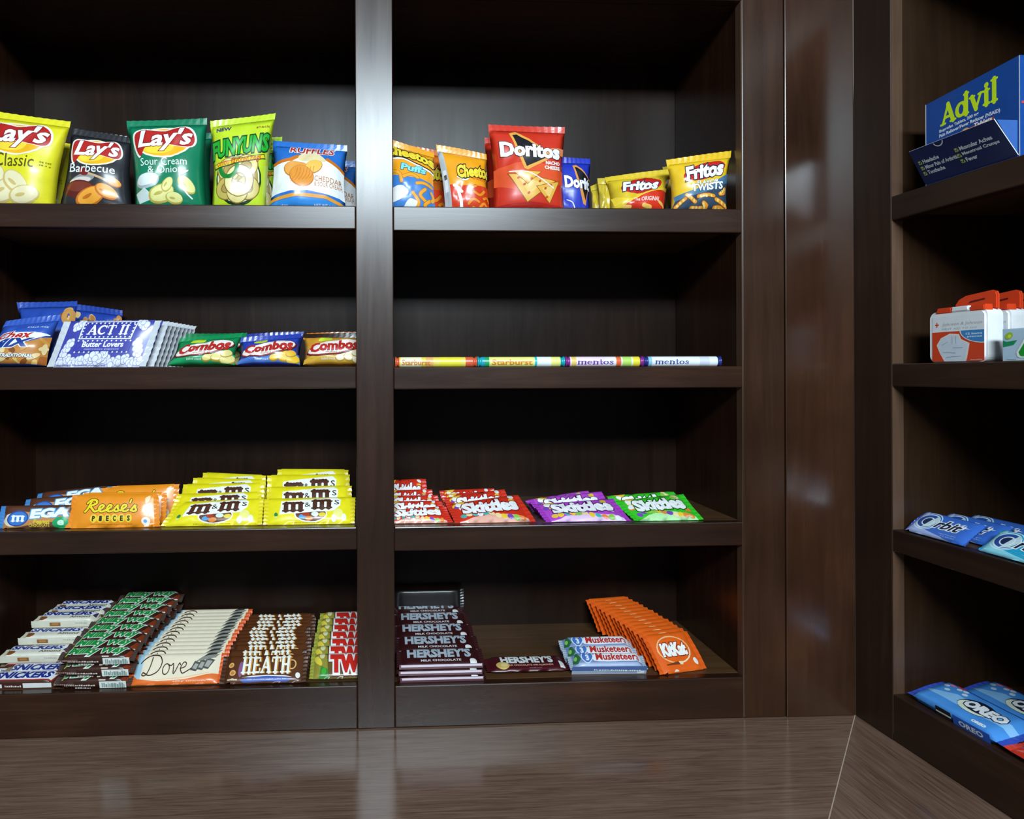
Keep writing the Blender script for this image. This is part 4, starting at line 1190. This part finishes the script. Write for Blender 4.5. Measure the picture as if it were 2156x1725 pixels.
def a_milky(A):
    A.rect('#3c2119', 0, 0, 1, 1)
    A.text('#1e9a42', 'Milky Way', .08, .14, .93, .92, shear=.3, bold=.05, out=[('#eef4ea', .075)], rise=.12)
    A.ell('#b8d84a', .07, .22, .022, .10); A.rect('#d8c8b8', .60, .05, .70, .10); A.poly('#8a3a1c', [(.92, .1), (1, .1), (1, .8), (.97, .8)])
MLK = Pack('candy_bar', .128, .0275, .0182, '#3c211a', (lambda: (lambda a: (a_milky(a), a)[1])(Art(.112, .0285)))(), 'bar', 'u', .008, '#4a3a34', nu=12, nv=10, seed=140,
           extra=bar_side([('#e9ece4', .60, .94, .10, .92)] + lines('#8aa09a', .63, .92, (.2,), h=.55, seed=3) + lines('#d8cdc4', .16, .56, (.52,), h=.16, seed=4) + lines('#d8cdc4', .30, .50, (.26,), h=.13, seed=5) + lines('#c8a89a', .04, .30, (.80,), h=.10, seed=6), None))
for r_ in range(9):
    Y = .013 + .0288 * r_
    n = 4 if r_ > 6 else 3
    for l in range(n):
        px = 197 + 14.2 * r_ + (3 if l == n - 1 else (-4 if l == 0 else 1))
        lie(MLK, 'brown bar with green lettering, ' + nth(r_, 9, 'row') + (', top of its stack' if l == n - 1 else (', bottom of its stack' if l == 0 else ', %s from the bottom' % ORD[l])), 'candy bar', px, Y, Z4L + l * .0196, 75, group='brown and green bars in stacks', dz=.0029 * r_ - (.0196 if n == 4 else 0))

def a_dove(A):
    A.rect('#efe2c6', 0, 0, 1, 1)
    A.poly('#a9cfe0', [(.0, 0), (.09, 0), (.09, 1), (0, 1)])
    A.poly('#e8702a', [(0, 0), (1, 0), (1, .30), (.86, .26), (.60, .12), (.30, .08), (.06, .16), (0, .3)])
    A.poly('#f6c9a0', [(.08, .16), (.32, .11), (.62, .16), (.88, .30), (.90, .34), (.60, .20), (.32, .14)])
    A.small('#f8e6d0', .48, .04, .86, .09, 'silky smooth')
    for k in range(3):
        A.poly('#54544e', [(.66 + .07 * k, .40 + .03 * k), (.73 + .07 * k, .36 + .03 * k), (.80 + .07 * k, .62 + .05 * k), (.70 + .07 * k, .70 + .05 * k)])
        A.poly('#a8a89e', [(.68 + .07 * k, .46 + .03 * k), (.73 + .07 * k, .42 + .03 * k), (.77 + .07 * k, .58 + .05 * k), (.71 + .07 * k, .62 + .05 * k)])
    A.poly('#8a8a80', [(.70, .66), (.94, .80), (.98, .94), (.80, .86)]); A.poly('#3a3a36', [(.80, .84), (.94, .92), (.97, .99), (.84, .94)])
    A.text('#3e2416', 'Dove', .06, .26, .68, .96, font='script', bold=.004, rise=.12)
DOV = Pack('chocolate_bar', .160, .054, .011, '#e8d8bc', (lambda: (lambda a: (a_dove(a), a)[1])(Art(.142, .054)))(), 'bar', 'u', .009, '#df5a22', nu=14, nv=8, seed=150)
for k in range(13):
    Y = .018 + .0172 * k
    lie(DOV, 'cream and orange chocolate bar, ' + nth(k, 13, 'one') + ' of the leaning row', 'chocolate bar', 367 + 6.0 * k + (2 if k % 3 == 1 else 0), Y, Z4L, 47, group='cream chocolate bars leaning in a row', dz=.0006 * k)

def a_heath(A):
    A.rect('#5a3118', 0, 0, 1, 1)
    A.rect('#4a2612', .0, 0, .05, 1)
    for x, y, r_ in ((.07, .62, .035), (.10, .34, .04)):
        A.ell('#e8b06a', x, y, r_, r_ * 2.6); A.ell('#c8803a', x, y, r_ * .6, r_ * 1.5)
    A.ell('#8a5a8a', .20, .46, .03, .28)
    A.poly('#4860b0', [(.20, .10), (.34, .17), (.56, .20), (.78, .16), (.88, .09), (.80, .01), (.5, .04), (.26, .01)]); A.poly('#f0eef0', [(.22, .17), (.36, .22), (.56, .24), (.78, .21), (.88, .15), (.78, .17), (.56, .205), (.34, .175)])
    A.small('#e8ecf6', .30, .075, .80, .12, 'milk chocolate english toffee bar')
    A.ring('#e8b86a', .86, .60, .05, .16, .04); A.text('#d8922a', 'HEATH', .22, .24, .86, .95, font='serif', bold=.03)
    A.text('#f8f3e6', 'HEATH', .205, .25, .845, .96, font='serif', bold=.022, out=[('#6a3a14', .02)])
    A.small('#e8d8b0', .04, .08, .17, .15, 'toffee', bold=.05); A.ell('#f0ece6', .945, .22, .03, .10)
HTH = Pack('chocolate_bar', .146, .050, .010, '#5a3118', (lambda: (lambda a: (a_heath(a), a)[1])(Art(.130, .050)))(), 'bar', 'u', .008, '#4a2a16', nu=12, nv=8, seed=160)
for k in range(12):
    Y = .014 + .0250 * min(k, 2) + .0168 * max(0, k - 2)
    lie(HTH, 'brown toffee bar with cream lettering, ' + nth(k, 12, 'one') + ' of the leaning row', 'chocolate bar', 553 + 2.7 * k + (-7, -4, 5, 0, 3, -2)[k % 6] * (0 if k == 0 else 1), Y, Z4L, 50, group='brown toffee bars leaning in a row', dz=.0003 * k)

def a_twin(A):
    A.rect('#6a5a2a', 0, 0, 1, 1); A.poly('#98903a', [(0, 0), (.3, 0), (.22, 1), (0, 1)]); A.poly('#3f8a34', [(.10, .0), (.30, .0), (.27, .30), (.14, .44)]); A.rect('#3a3420', .34, .55, 1, 1)
    A.ell('#e8d24a', .08, .66, .05, .24, 30); A.ell('#dcd6a0', .15, .88, .05, .14); A.ell('#3fae3a', .20, .22, .045, .13)
    A.text('#cf2a20', 'TWIX', .30, .14, 1.22, .92, bold=.08, out=[('#5a1a14', .13), ('#f4f2ee', .10)], shear=-.08)
TWX = Pack('candy_bar', .104, .048, .013, '#8a7a3a', (lambda: (lambda a: (a_twin(a), a)[1])(Art(.090, .048)))(), 'bar', 'u', .007, '#9a9c3a', nu=12, nv=8, seed=170)
for k in range(7):
    Y = .022 + .0325 * k
    put(TWX, 'gold cookie bar, ' + nth(k, 7, 'one') + ' of the red lettered row', 'candy bar', fx(656 - 1.2 * (k % 2) + 3.2 * k, Y, Z4L) + .0475, Y, Z4L, 58, group='gold cookie bars at the divider', dz=.0012 * k)

# right bay
def a_choc(A):
    A.rect('#3a1618', 0, 0, 1, 1)
    A.text('#b9c4d0', "HERSHEY'S", .08, .36, .90, .92, bold=.05, out=[('#1c0c10', .02)])
    A.text('#e4dcdc', 'MILK CHOCOLATE', .25, .14, .76, .255, bold=.03, part='print'); A.poly('#f0eeec', [(.87, .02), (.955, .02), (.955, .2), (.94, .26), (.885, .26), (.87, .2)])
HSY = Pack('chocolate_bar', .152, .053, .0102, '#3a1618', (lambda: (lambda a: (a_choc(a), a)[1])(Art(.136, .053)))(), 'bar', 'u', .008, '#3a1a1c', nu=12, nv=8, seed=180,
           extra=bar_side([('#5a2838', .03, .97, .0, 1.0), ('#e4d8e2', .05, .96, .46, .92)], None))
for r_ in range(5):
    n = 4 if r_ > 2 else 3
    for l in range(n):
        Y = .018 + .0512 * r_
        lie(HSY, 'maroon milk chocolate bar, ' + nth(r_, 5, 'row') + (', top layer' if l == n - 1 else (', bottom layer' if l == 0 else ', %s layer up' % ORD[l])), 'chocolate bar', 931 - 7.6 * r_ + (0, -3, -2, 0)[l], Y - .006, Z4R + l * .0111, 82, group='maroon chocolate bars in stacks', dz=.0040 * r_ - (.0111 if n == 4 else 0))
DRK = Pack('chocolate_bar', .150, .040, .009, '#14100f', None, 'bar', 'u', .008, '#14100f', nu=12, nv=8, seed=181)
lie(DRK, 'black glossy wrapped bar leaning against the back panel above the maroon bars', 'chocolate bar', 900, .250, Z4R + 3 * .0111 + .0105, 6)

def a_chal(A):
    A.rect('#4a141c', 0, 0, 1, 1)
    A.text('#eef2f0', "HERSHEY'S", .16, .40, .84, .94, bold=.05, out=[('#20100c', .03)])
    A.text('#e8a890', 'MILK CHOCOLATE with ALMONDS', .22, .20, .82, .32, bold=.03, part='print'); A.ell('#e0c06a', .17, .27, .085, .24, 8); A.ell('#f0dc9a', .19, .30, .045, .12, 8)
    A.poly('#f0eeec', [(.90, .06), (.965, .06), (.965, .42), (.945, .52), (.905, .52)]); A.small('#c89a9a', .50, .06, .66, .10)
CHA = Pack('chocolate_bar', .152, .050, .010, '#4a141c', (lambda: (lambda a: (a_chal(a), a)[1])(Art(.138, .050)))(), 'bar', 'u', .007, '#4a141c', nu=12, nv=8, seed=182)
lie(CHA, 'single maroon almond chocolate bar lying alone between the stacks', 'chocolate bar', 1116, .036, Z4R, 86)

def a_musk(A):
    A.rect('#7d92bf', 0, 0, 1, 1); A.rect('#a9b7d4', 0, 0, 1, .22)
    A.poly('#2f6a3e', [(.0, .4), (.06, .95), (.12, .5), (.06, .2)]); A.ell('#8ac85a', .045, .6, .02, .14)
    A.blob('#dfe8f6', [(.12, .55), (.16, .98), (.22, .86), (.28, .98), (.30, .6), (.20, .16)], part='logo'); A.blob('#4a78c4', [(.135, .56), (.165, .92), (.22, .80), (.27, .92), (.285, .6), (.20, .22)], part='logo')
    A.text('#e8eef8', '3', .185, .36, .235, .78, bold=.05)
    A.blob('#f0f2f7', [(.30, .34), (.36, .98), (.60, .94), (.97, .98), (.99, .40), (.70, .30)], part='logo')
    A.text('#c2302a', 'Musketeers', .33, .38, .96, .90, bold=.03, shear=.1)
MUS = Pack('candy_bar', .136, .0315, .0215, '#6a80b0', (lambda: (lambda a: (a_musk(a), a)[1])(Art(.122, .0315)))(), 'bar', 'u', .007, '#9aa8b8', nu=12, nv=10, seed=190,
           extra=bar_side([('#a8b4c8', .02, .98, .0, .45), ('#5870a8', .02, .98, .45, 1.0), ('#e8ecf0', .86, .95, .1, .4)] + lines('#f0f4f8', .30, .90, (.5,), h=.16, seed=8), None))
for k in range(3):
    lie(MUS, 'blue and silver nougat bar with red lettering, ' + ('front', 'middle', 'rearmost')[k] + ' of the three', 'candy bar', (1283, 1270, 1260)[k], .022 + .0335 * k, Z4R, 66, group='blue nougat bars', dz=(0, 0, .004)[k], yaw=(-2, -1, 0)[k])

def a_wafer(A):
    A.rect('#e8621a', 0, 0, 1, 1)
    A.ring('#f0c08a', .48, .54, .39, .34, .030, part='logo'); A.ring('#f6dcb4', .48, .53, .385, .33, .03, 260, 360, part='logo')
    A.text('#fbf6ee', 'KitKat', .16, .37, .80, .72, bold=.07, shear=.12, out=[('#8a2a14', .05)])
    A.poly('#7a3a1c', [(.14, .20), (.46, .24), (.48, .16), (.14, .17)]); A.poly('#f0e0b0', [(.46, .24), (.56, .23), (.54, .15), (.48, .16)])
    A.blob('#f6eee4', [(.84, .26), (.91, .28), (.95, .20), (.90, .11), (.84, .16)])
    A.blob('#f2dcc8', [(.26, .015), (.32, .06), (.38, .02)])
WAF = Pack('chocolate_bar', .096, .074, .009, '#dd5514', (lambda: (lambda a: (a_wafer(a), a)[1])(Art(.080, .074)))(), 'bar', 'u', .008, '#e05a16', nu=10, nv=10, seed=200)
for k in range(13):
    Y = .024 + .0153 * k
    lie(WAF, 'orange wafer bar, ' + nth(k, 13, 'one') + ' of the row fanned towards the back panel', 'chocolate bar', 1440 - 11.2 * k + (0, 1, -1)[k % 3], Y, Z4R, 49, yaw=13 - .3 * k, group='orange wafer bars fanned in a row', dz=.0006 * k)

# ================================================================== THE WING: medicine box, first-aid kits, gum, cookies
ZW1, ZW2, ZW3, ZW4 = WROWS[0][0], WROWS[1][0], WROWS[2][0], ZB_W

def panel(root, nm, p00, p10, p11, p01, mt, th=0.0012, art=None, edge=None):
    """a sheet of card with corners lower-left, lower-right, upper-right, upper-left seen from its printed side"""
    P = [Vector(p) for p in (p00, p10, p11, p01)]
    n = (P[1] - P[0]).cross(P[3] - P[0]).normalized()
    bm = bmesh.new()
    f = [bm.verts.new(p) for p in P]
    b = [bm.verts.new(p - n * th) for p in P]
    bm.faces.new(f)
    k = [bm.faces.new(b[::-1])]
    k += [bm.faces.new((f[i], b[i], b[(i + 1) % 4], f[(i + 1) % 4])) for i in range(4)]
    for q in k: q.material_index = 1 if edge else 0
    parts = [link(nm, mesh_from_bm(bm, nm, [mt] + ([edge] if edge else [])), root)]
    if art:
        A = Art((P[1] - P[0]).length, (P[3] - P[0]).length)
        art(A)
        build_art(parts[0], A, [[P[0], P[3]], [P[1], P[2]]], [[n, n], [n, n]], 1, 1, lambda y: y, [])
    return parts[0]

# display box of pain-relief tablets with its tray flap folded out
sA, sB = x_at(1948, .004, ZW1, W), x_at(2143, .004, ZW1, W)
zT = at(2141, 118, Y=.004, W=W).z
bxm = empty('medicine_box', W @ Matrix.Translation((sA, .006, ZW1 + .0006)))
tag(bxm, 'blue cardboard display box of pain relief tablets with its front flap folded out', 'medicine box')
bw, bh, bd = sB - sA, zT - ZW1, .085
NAVY, BLU = film('#16295a', .30), film('#1d4b97', .28)
CARD = film('#d9dde2', .5, 0, 0)
def a_head(A):
    A.text('#d2ee1c', 'Advil', .17, .62, .80, .92, font='serif', bold=.025, part='logo')
    A.text('#e6ebf2', 'Ibuprofen Tablets, 200 mg', .16, .565, .60, .612, bold=.03, part='print')
    A.text('#e6ebf2', 'Pain Reliever/Fever Reducer (NSAID)', .16, .505, .82, .555, bold=.03, part='print')
    A.poly('#b83a34', [(.30, .405), (.46, .43), (.50, .455), (.76, .43), (.76, .495), (.50, .475), (.44, .44)])
    A.text('#f6ece4', 'Tablets', .55, .452, .74, .505, bold=.04, shear=.15, part='print', rise=.1)
    A.ell('#e8a04a', .46, .455, .045, .035); A.ell('#f4c27a', .455, .46, .028, .02)
def a_flap(A):
    for x, y, t, w in ((.10, .56, 'Headache', .20), (.10, .40, 'Minor Pain of Arthritis', .40), (.10, .24, 'Toothache', .21)):
        A.rect('#b8c27a', x - .055, y, x - .015, y + .10); A.line('#2a4a2a', [(x - .048, y + .05), (x - .038, y + .02), (x - .018, y + .09)], .025, smooth=False)
        A.text('#dfe5ee', t, x, y, x + w, y + .11, bold=.035, part='print')
    for x, y, t, w in ((.55, .56, 'Muscular Aches', .34), (.55, .40, 'Menstrual Cramps', .38), (.55, .24, 'Fever', .12)):
        A.rect('#b8c27a', x - .055, y, x - .015, y + .10); A.line('#2a4a2a', [(x - .048, y + .05), (x - .038, y + .02), (x - .018, y + .09)], .025, smooth=False)
        A.text('#dfe5ee', t, x, y, x + w, y + .11, bold=.035, part='print')
    A.ring('#e4e8ee', .37, 1.0, .055, .13, .028, 180, 360)
def a_end(A):
    for k in range(16):
        A.rect('#4a78bc', .08, .56 + .026 * k, .9, .566 + .026 * k)
    A.poly('#c04a54', [(.0, .52), (1, .58), (1, .60), (.0, .545)])
    A.ell('#12244e', .5, .34, .35, .10)
panel(bxm, 'front_panel', (0, 0, 0), (bw, 0, 0), (bw, 0, bh), (0, 0, bh * .93), BLU, art=a_head, edge=CARD)
panel(bxm, 'end_panel', (bw + .0014, 0, 0), (bw + .0014, bd, 0), (bw + .0014, bd, bh), (bw + .0014, 0, bh), BLU, art=a_end, edge=CARD)
panel(bxm, 'end_panel', (-.0014, bd, 0), (-.0014, 0, 0), (-.0014, 0, bh * .93), (-.0014, bd, bh * .93), BLU, edge=CARD)
panel(bxm, 'rear_panel', (bw, bd, 0), (0, bd, 0), (0, bd, bh * .93), (bw, bd, bh), BLU, edge=CARD)
fl = .052
panel(bxm, 'front_flap', (.0, -.0016, .002), (bw, -.0016, .002), (bw - .004, -.0016 - fl * .60, .002 + fl * .92), (.004, -.0016 - fl * .60, .002 + fl * .92), NAVY, art=a_flap, edge=CARD)
panel(bxm, 'flap_gusset', (bw - .0005, -.002, .003), (bw - .0005, -.0018, .004 + fl * .85), (bw - .003, -fl * .56, .002 + fl * .90), (bw - .002, -.004, .006), film('#3d66ad', .3), .0008, edge=CARD)

# first-aid kits: white cases with red carrying lids, one behind the other
def rounded(w, h, r, n=5):
    out = []
    for cx, cy, a0 in ((w - r, r, -90), (w - r, h - r, 0), (r, h - r, 90), (r, r, 180)):
        out += [(cx + r * math.cos(R(a0 + 90 * i / n)), cy + r * math.sin(R(a0 + 90 * i / n))) for i in range(n + 1)]
    return out
def prism(nm, root, outline, y0, y1, mt, bev=.0012):
    bm = bmesh.new()
    a = [bm.verts.new((x, y0, z)) for x, z in outline]
    b = [bm.verts.new((x, y1, z)) for x, z in outline]
    n = len(outline)
    bm.faces.new(a); bm.faces.new(b[::-1])
    for i in range(n):
        bm.faces.new((a[i], b[i], b[(i + 1) % n], a[(i + 1) % n]))
    bmesh.ops.recalc_face_normals(bm, faces=bm.faces)
    if bev:
        es = [e for e in bm.edges if abs(e.verts[0].co.y - e.verts[1].co.y) < 1e-6]
        bmesh.ops.bevel(bm, geom=es, offset=bev, segments=2, affect='EDGES')
    return link(nm, mesh_from_bm(bm, nm, [mt]), root)

kA, kB = x_at(1955, .012, ZW2, W), x_at(2076, .012, ZW2, W)
kz = at(2074, 640, Y=.012, W=W).z - ZW2
kw, kd = kB - kA, .030
M_WH, M_RD = film('#eef0f0', .35), film('#e0451e', .35)
def a_kit(A):
    A.rect('#e8ecee', .08, .60, .99, .90)
    A.rect('#d8402a', .13, .73, .20, .755); A.rect('#d8402a', .155, .695, .175, .79)
    A.text('#b0a8a8', 'Johnson & Johnson', .26, .70, .95, .775, shear=.25, part='logo')
    A.small('#a8c0c8', .26, .635, .86, .67, 'FIRST AID TO GO'); 
    A.rect('#da4420', .08, .0, .99, .60)
    A.poly('#f0e4da', [(.16, .34), (.24, .48), (.40, .56), (.56, .54), (.60, .44), (.74, .36), (.70, .10), (.68, .02), (.30, .02), (.22, .18)])
    A.poly('#d4dee8', [(.18, .34), (.26, .47), (.40, .54), (.54, .52), (.58, .43), (.71, .35), (.67, .11), (.66, .03), (.32, .03), (.24, .18)])
    for p in ([(.26, .34), (.36, .40)], [(.44, .50), (.44, .36)], [(.50, .50), (.51, .36)], [(.46, .28), (.62, .28)], [(.28, .2), (.50, .18)], [(.34, .1), (.60, .12)]):
        A.line('#9aa8b8', p, .010)
    P = [(.99 - .40 + .40 * (1 - math.cos(R(a))) if False else .99, .60)] + [(.99 - .41 * math.cos(R(a)), .60 - .24 * math.sin(R(a))) for a in range(90, -1, -10)][::-1]
    A.poly('#f2e8e0', [(.99, .61), (.57, .61)] + [(.99 - .42 * math.cos(R(a)), .61 - .255 * math.sin(R(a))) for a in range(10, 91, 10)])
    A.poly('#3f86c4', [(.99, .605), (.59, .605)] + [(.99 - .40 * math.cos(R(a)), .605 - .235 * math.sin(R(a))) for a in range(10, 91, 10)])
    A.small('#d4e6f4', .68, .52, .95, .56, '12 items', bold=.03); A.small('#d4e6f4', .70, .46, .95, .50, 'pieces', bold=.03)
    A.small('#f6d8cc', .76, .03, .95, .06, 'portable')
for k in range(3):
    kit = empty('first_aid_kit', W @ Matrix.Translation((kA + .003 * k, .012 + k * (kd + .0035), ZW2 + .0005)))
    tag(kit, ('white first aid kit in front with a red cross and blue corner circle', 'first aid kit behind the front one, showing its red handle', 'third first aid kit, a bit of red handle at the picture edge')[k], 'first aid kit', 'first aid kits')
    body = prism('case', kit, rounded(kw, kz * .93, .010), 0, kd, M_WH, .003)
    A = Art(kw, kz * .93)
    a_kit(A)
    q = -.0003
    build_art(kit, A, [[Vector((0, q, 0)), Vector((0, q, kz * .93))], [Vector((kw, q, 0)), Vector((kw, q, kz * .93))]], [[Vector((0, -1, 0))] * 2] * 2, 1, 1, lambda y: y, [])
    prism('latch', kit, [(kw * .12, kz * .90), (kw * .40, kz * .90), (kw * .40, kz), (kw * .16, kz)], .001, kd * .5, M_RD, .001)
    prism('latch', kit, [(kw * .72, kz * .90), (kw * .97, kz * .90), (kw * .96, kz), (kw * .74, kz)], .001, kd * .5, M_RD, .001)
    prism('clasp', kit, [(kw * .41, kz * .915), (kw * .71, kz * .915), (kw * .69, kz * 1.0), (kw * .43, kz * 1.0)], .0005, kd * .4, M_WH, .001)
    ho = [(kw * x, kz * z) for x, z in ((.28, .92), (.28, 1.05), (.34, 1.14), (.46, 1.20), (.90, 1.25), (.97, 1.22), (.99, 1.16), (.99, .92))]
    bm = bmesh.new()
    prism('handle', kit, ho, kd * .62, kd * .80, M_RD, .0015)
    prism('hang_slot', kit, [(kw * .52, kz * 1.06), (kw * .80, kz * 1.10), (kw * .80, kz * 1.125), (kw * .56, kz * 1.095)], kd * .60, kd * .622, film('#5a1a10', .5), 0)

# flat packet with a green shield beside the kits
wA = x_at(2110, .008, ZW2, W)
wz = at(2112, 694, Y=.008, W=W).z - ZW2
wp = empty('wipes_packet', W @ Matrix.Translation((wA, .008, ZW2 + .0005)))
tag(wp, 'pale blue packet with a green leaf and green shield, cut off by the picture edge', 'packet')
prism('carton', wp, [(0, 0), (.085, 0), (.085, wz), (0, wz)], 0, .020, film('#b9d3e6', .32), .001)
A = Art(.085, wz)
A.ell('#9cc83a', .12, .78, .07, .10, 30); A.ell('#e8e84a', .13, .77, .03, .05, 30)
A.poly('#16925c', [(.0, .66), (.08, .60), (.26, .64), (.20, .50), (.0, .44)])
A.poly('#eef4f0', [(.26, .14), (.24, .26), (.46, .96), (1.0, .98), (1.0, .10), (.30, .10)]); A.poly('#0f9a2c', [(.30, .17), (.28, .27), (.49, .90), (1.0, .92), (1.0, .14), (.33, .14)])
A.ell('#3ac84a', .62, .42, .18, .16, 20); A.rect('#dfe8c8', 0, 0, 1, .035)
A.rect('#7a98b0', .08, .05, .24, .065)
build_art(wp, A, [[Vector((0, -.0003, 0)), Vector((0, -.0003, wz))], [Vector((.085, -.0003, 0)), Vector((.085, -.0003, wz))]], [[Vector((0, -1, 0))] * 2] * 2, 1, 1, lambda y: y, [])

# gum packs: thin flat sleeves lying on the third shelf
def a_gum(base, pale):
    def art(A):
        A.rect(base, 0, 0, 1, 1)
        A.poly(pale, [(0, 0), (0, .9), (.10, .98), (.25, .2), (.6, .06), (.8, 0)])
        A.ring('#d6eef4', .23, .56, .20, .40, .035); A.ring('#e8f2f6', .235, .55, .165, .33, .035)
        A.ell('#2a4c9a', .235, .55, .15, .30); A.poly('#c6dde2', [(.22, .24), (.32, .86), (.37, .76), (.39, .56), (.34, .34)])
        A.ell('#e6f0f2', .24, .54, .095, .20); A.ell('#1d2c54', .235, .54, .075, .165); A.poly('#c6dde2', [(.235, .36), (.28, .72), (.315, .62), (.32, .48), (.28, .38)])
        A.text('#1c2440', 'rbit', .385, .34, .80, .74, bold=.025, shear=.25, out=[('#eef4f6', .06)])
        A.poly('#f4f8fa', [(.82, .74), (.835, .64), (.90, .62), (.835, .60), (.82, .50), (.805, .60), (.75, .62), (.805, .64)])
        A.small('#b8cce8', .56, .14, .84, .19, 'sugarfree gum'); A.small('#b8cce8', .62, .07, .84, .11, '14 sticks')
    return art
ga, gb = x_at(1901, .008, ZW3, W), x_at(2028, .008, ZW3, W)
gw, gh = gb - ga, .047
def gum(base, pale, edge, seed):
    a = Art(gw - .004, gh)
    a_gum(base, pale)(a)
    return Pack('gum_pack', gw, gh, .009, edge, a, 'bar', 'u', .002, edge, nu=12, nv=10, seed=seed, wr=.2)
GB, GT = gum('#3a6cc8', '#a9b9e6', '#24469c', 211), gum('#22a4cc', '#8fdcec', '#147aa8', 212)
for k in range(3):
    put(GB, ('blue gum pack in front on the thin shelf, its star and round logo in view', 'blue gum pack lying second, behind the front blue gum pack', 'blue gum pack lying rearmost of the blue gum packs')[k], 'gum pack', (ga + gb) / 2 + .012 * k, .010 + .030 * k, ZW3, 54 + 2 * k, W=W, group='blue gum packs', dz=.0005 * k)
hx = x_at(2056, .008, ZW3, W) + gw / 2
for k in range(3):
    put(GT, ('turquoise gum pack in front, cut off by the picture edge beside the blue ones', 'turquoise gum pack lying second, behind the front turquoise one', 'turquoise gum pack lying rearmost of the turquoise ones')[k], 'gum pack', hx + .010 * k, .010 + .030 * k, ZW3, 54 + 2 * k, W=W, group='turquoise gum packs', dz=.0005 * k)

# cookie packs on the bottom board of the wing
def a_cookie(A):
    A.rect('#4a94e0', 0, 0, 1, 1); A.poly('#8cc4f2', [(.0, .30), (.3, .62), (1, .55), (1, .34), (.5, .30)])
    A.poly('#2548b8', [(0, .9), (1, .9), (1, 1), (0, 1)])
    for x, y in ((.10, .76), (.17, .62), (.30, .84), (.24, .80), (.34, .72)):
        A.ell('#d4e6f6', x, y, .030, .05)
    A.ell('#c8506a', .22, .90, .06, .05, -10); A.ell('#e08a9a', .14, .84, .04, .04)
    A.ell('#16203a', .58, .50, .20, .26, 0); A.ell('#e8efd8', .575, .47, .185, .22); A.ell('#1a1c22', .60, .53, .17, .20); A.ell('#2c3038', .60, .53, .15, .16)
    A.text('#f4f7fa', 'OREO', .44, .38, .90, .68, bold=.07, out=[('#16224a', .06)], rise=-.05)
    A.small('#e4eef8', .70, .06, .86, .13, 'OREO', bold=.08)
ca, cb = x_at(1906, .012, ZW4, W), x_at(2112, .012, ZW4, W)
cw, ch = cb - ca, .066
ac = Art(cw - .024, ch); a_cookie(ac)
def ck_side(s, parts):
    bm = bmesh.new()
    f = [('#1c2026', .34, .50, .1, .9), ('#e8ead8', .34, .50, .36, .50), ('#2f66cc', .52, .88, .08, .92)]
    cols = []
    for c, x0, x1, y0, y1 in f:
        cols.append(c)
        q = bm.faces.new([bm.verts.new(((x - .5) * s.w, (.5 - y) * s.t * .8, -.0006 - .0002 * len(cols))) for x, y in ((x0, y0), (x1, y0), (x1, y1), (x0, y1))])
        q.material_index = len(cols) - 1
    V, F = _font_text('OREO', 0, .04)
    cols.append('#eef2f6')
    mx, my = max(v[0] for v in V), max(v[1] for v in V)
    vs = [bm.verts.new(((.58 + .24 * x / mx - .5) * s.w, (.22 - .44 * y / my) * s.t * .8, -.0018)) for x, y in V]
    for t_ in F:
        try: bm.faces.new([vs[i] for i in t_]).material_index = 3
        except ValueError: pass
    parts.append(link('side_print', mesh_from_bm(bm, 'side_print', [film(c) for c in cols]), s.root))
CKP = Pack('cookie_pack', cw, ch, .021, '#3f86da', ac, 'bar', 'u', .012, '#3a55c4', nu=16, nv=12, seed=220, wr=1.6, extra=ck_side)
for k in range(3):
    put(CKP, ('blue sandwich cookie pack in front on the bottom board of the wing', 'blue sandwich cookie pack behind the front one', 'blue sandwich cookie pack rearmost, at the picture edge')[k], 'cookie pack', (ca + cb) / 2 + (.0, .010, .046)[k], .014 + (ch + .004) * k, ZW4, (78, 77, 74)[k], yaw=(0, 0, -3)[k], W=W, group='blue cookie packs', dz=(0, .001, .003)[k])
rp_ = at(2137, 1590, Z=ZW4 + .012, W=W)
def a_red(A):
    A.rect('#e23a28', 0, 0, 1, 1); A.ell('#f4e8e0', .16, .5, .07, .22); A.ell('#e8a08a', .5, .5, .2, .3)
ar = Art(.09, .05); a_red(ar)
REDP = Pack('cookie_pack', .110, .052, .022, '#dd3626', ar, 'flat', 'u', .010, '#e8442e', nu=12, nv=8, seed=225, wr=1.5)
put(REDP, 'red cookie pack at the picture edge beside the blue cookie packs', 'cookie pack', cb + .0545, .012, ZW4, 80, yaw=0, W=W)
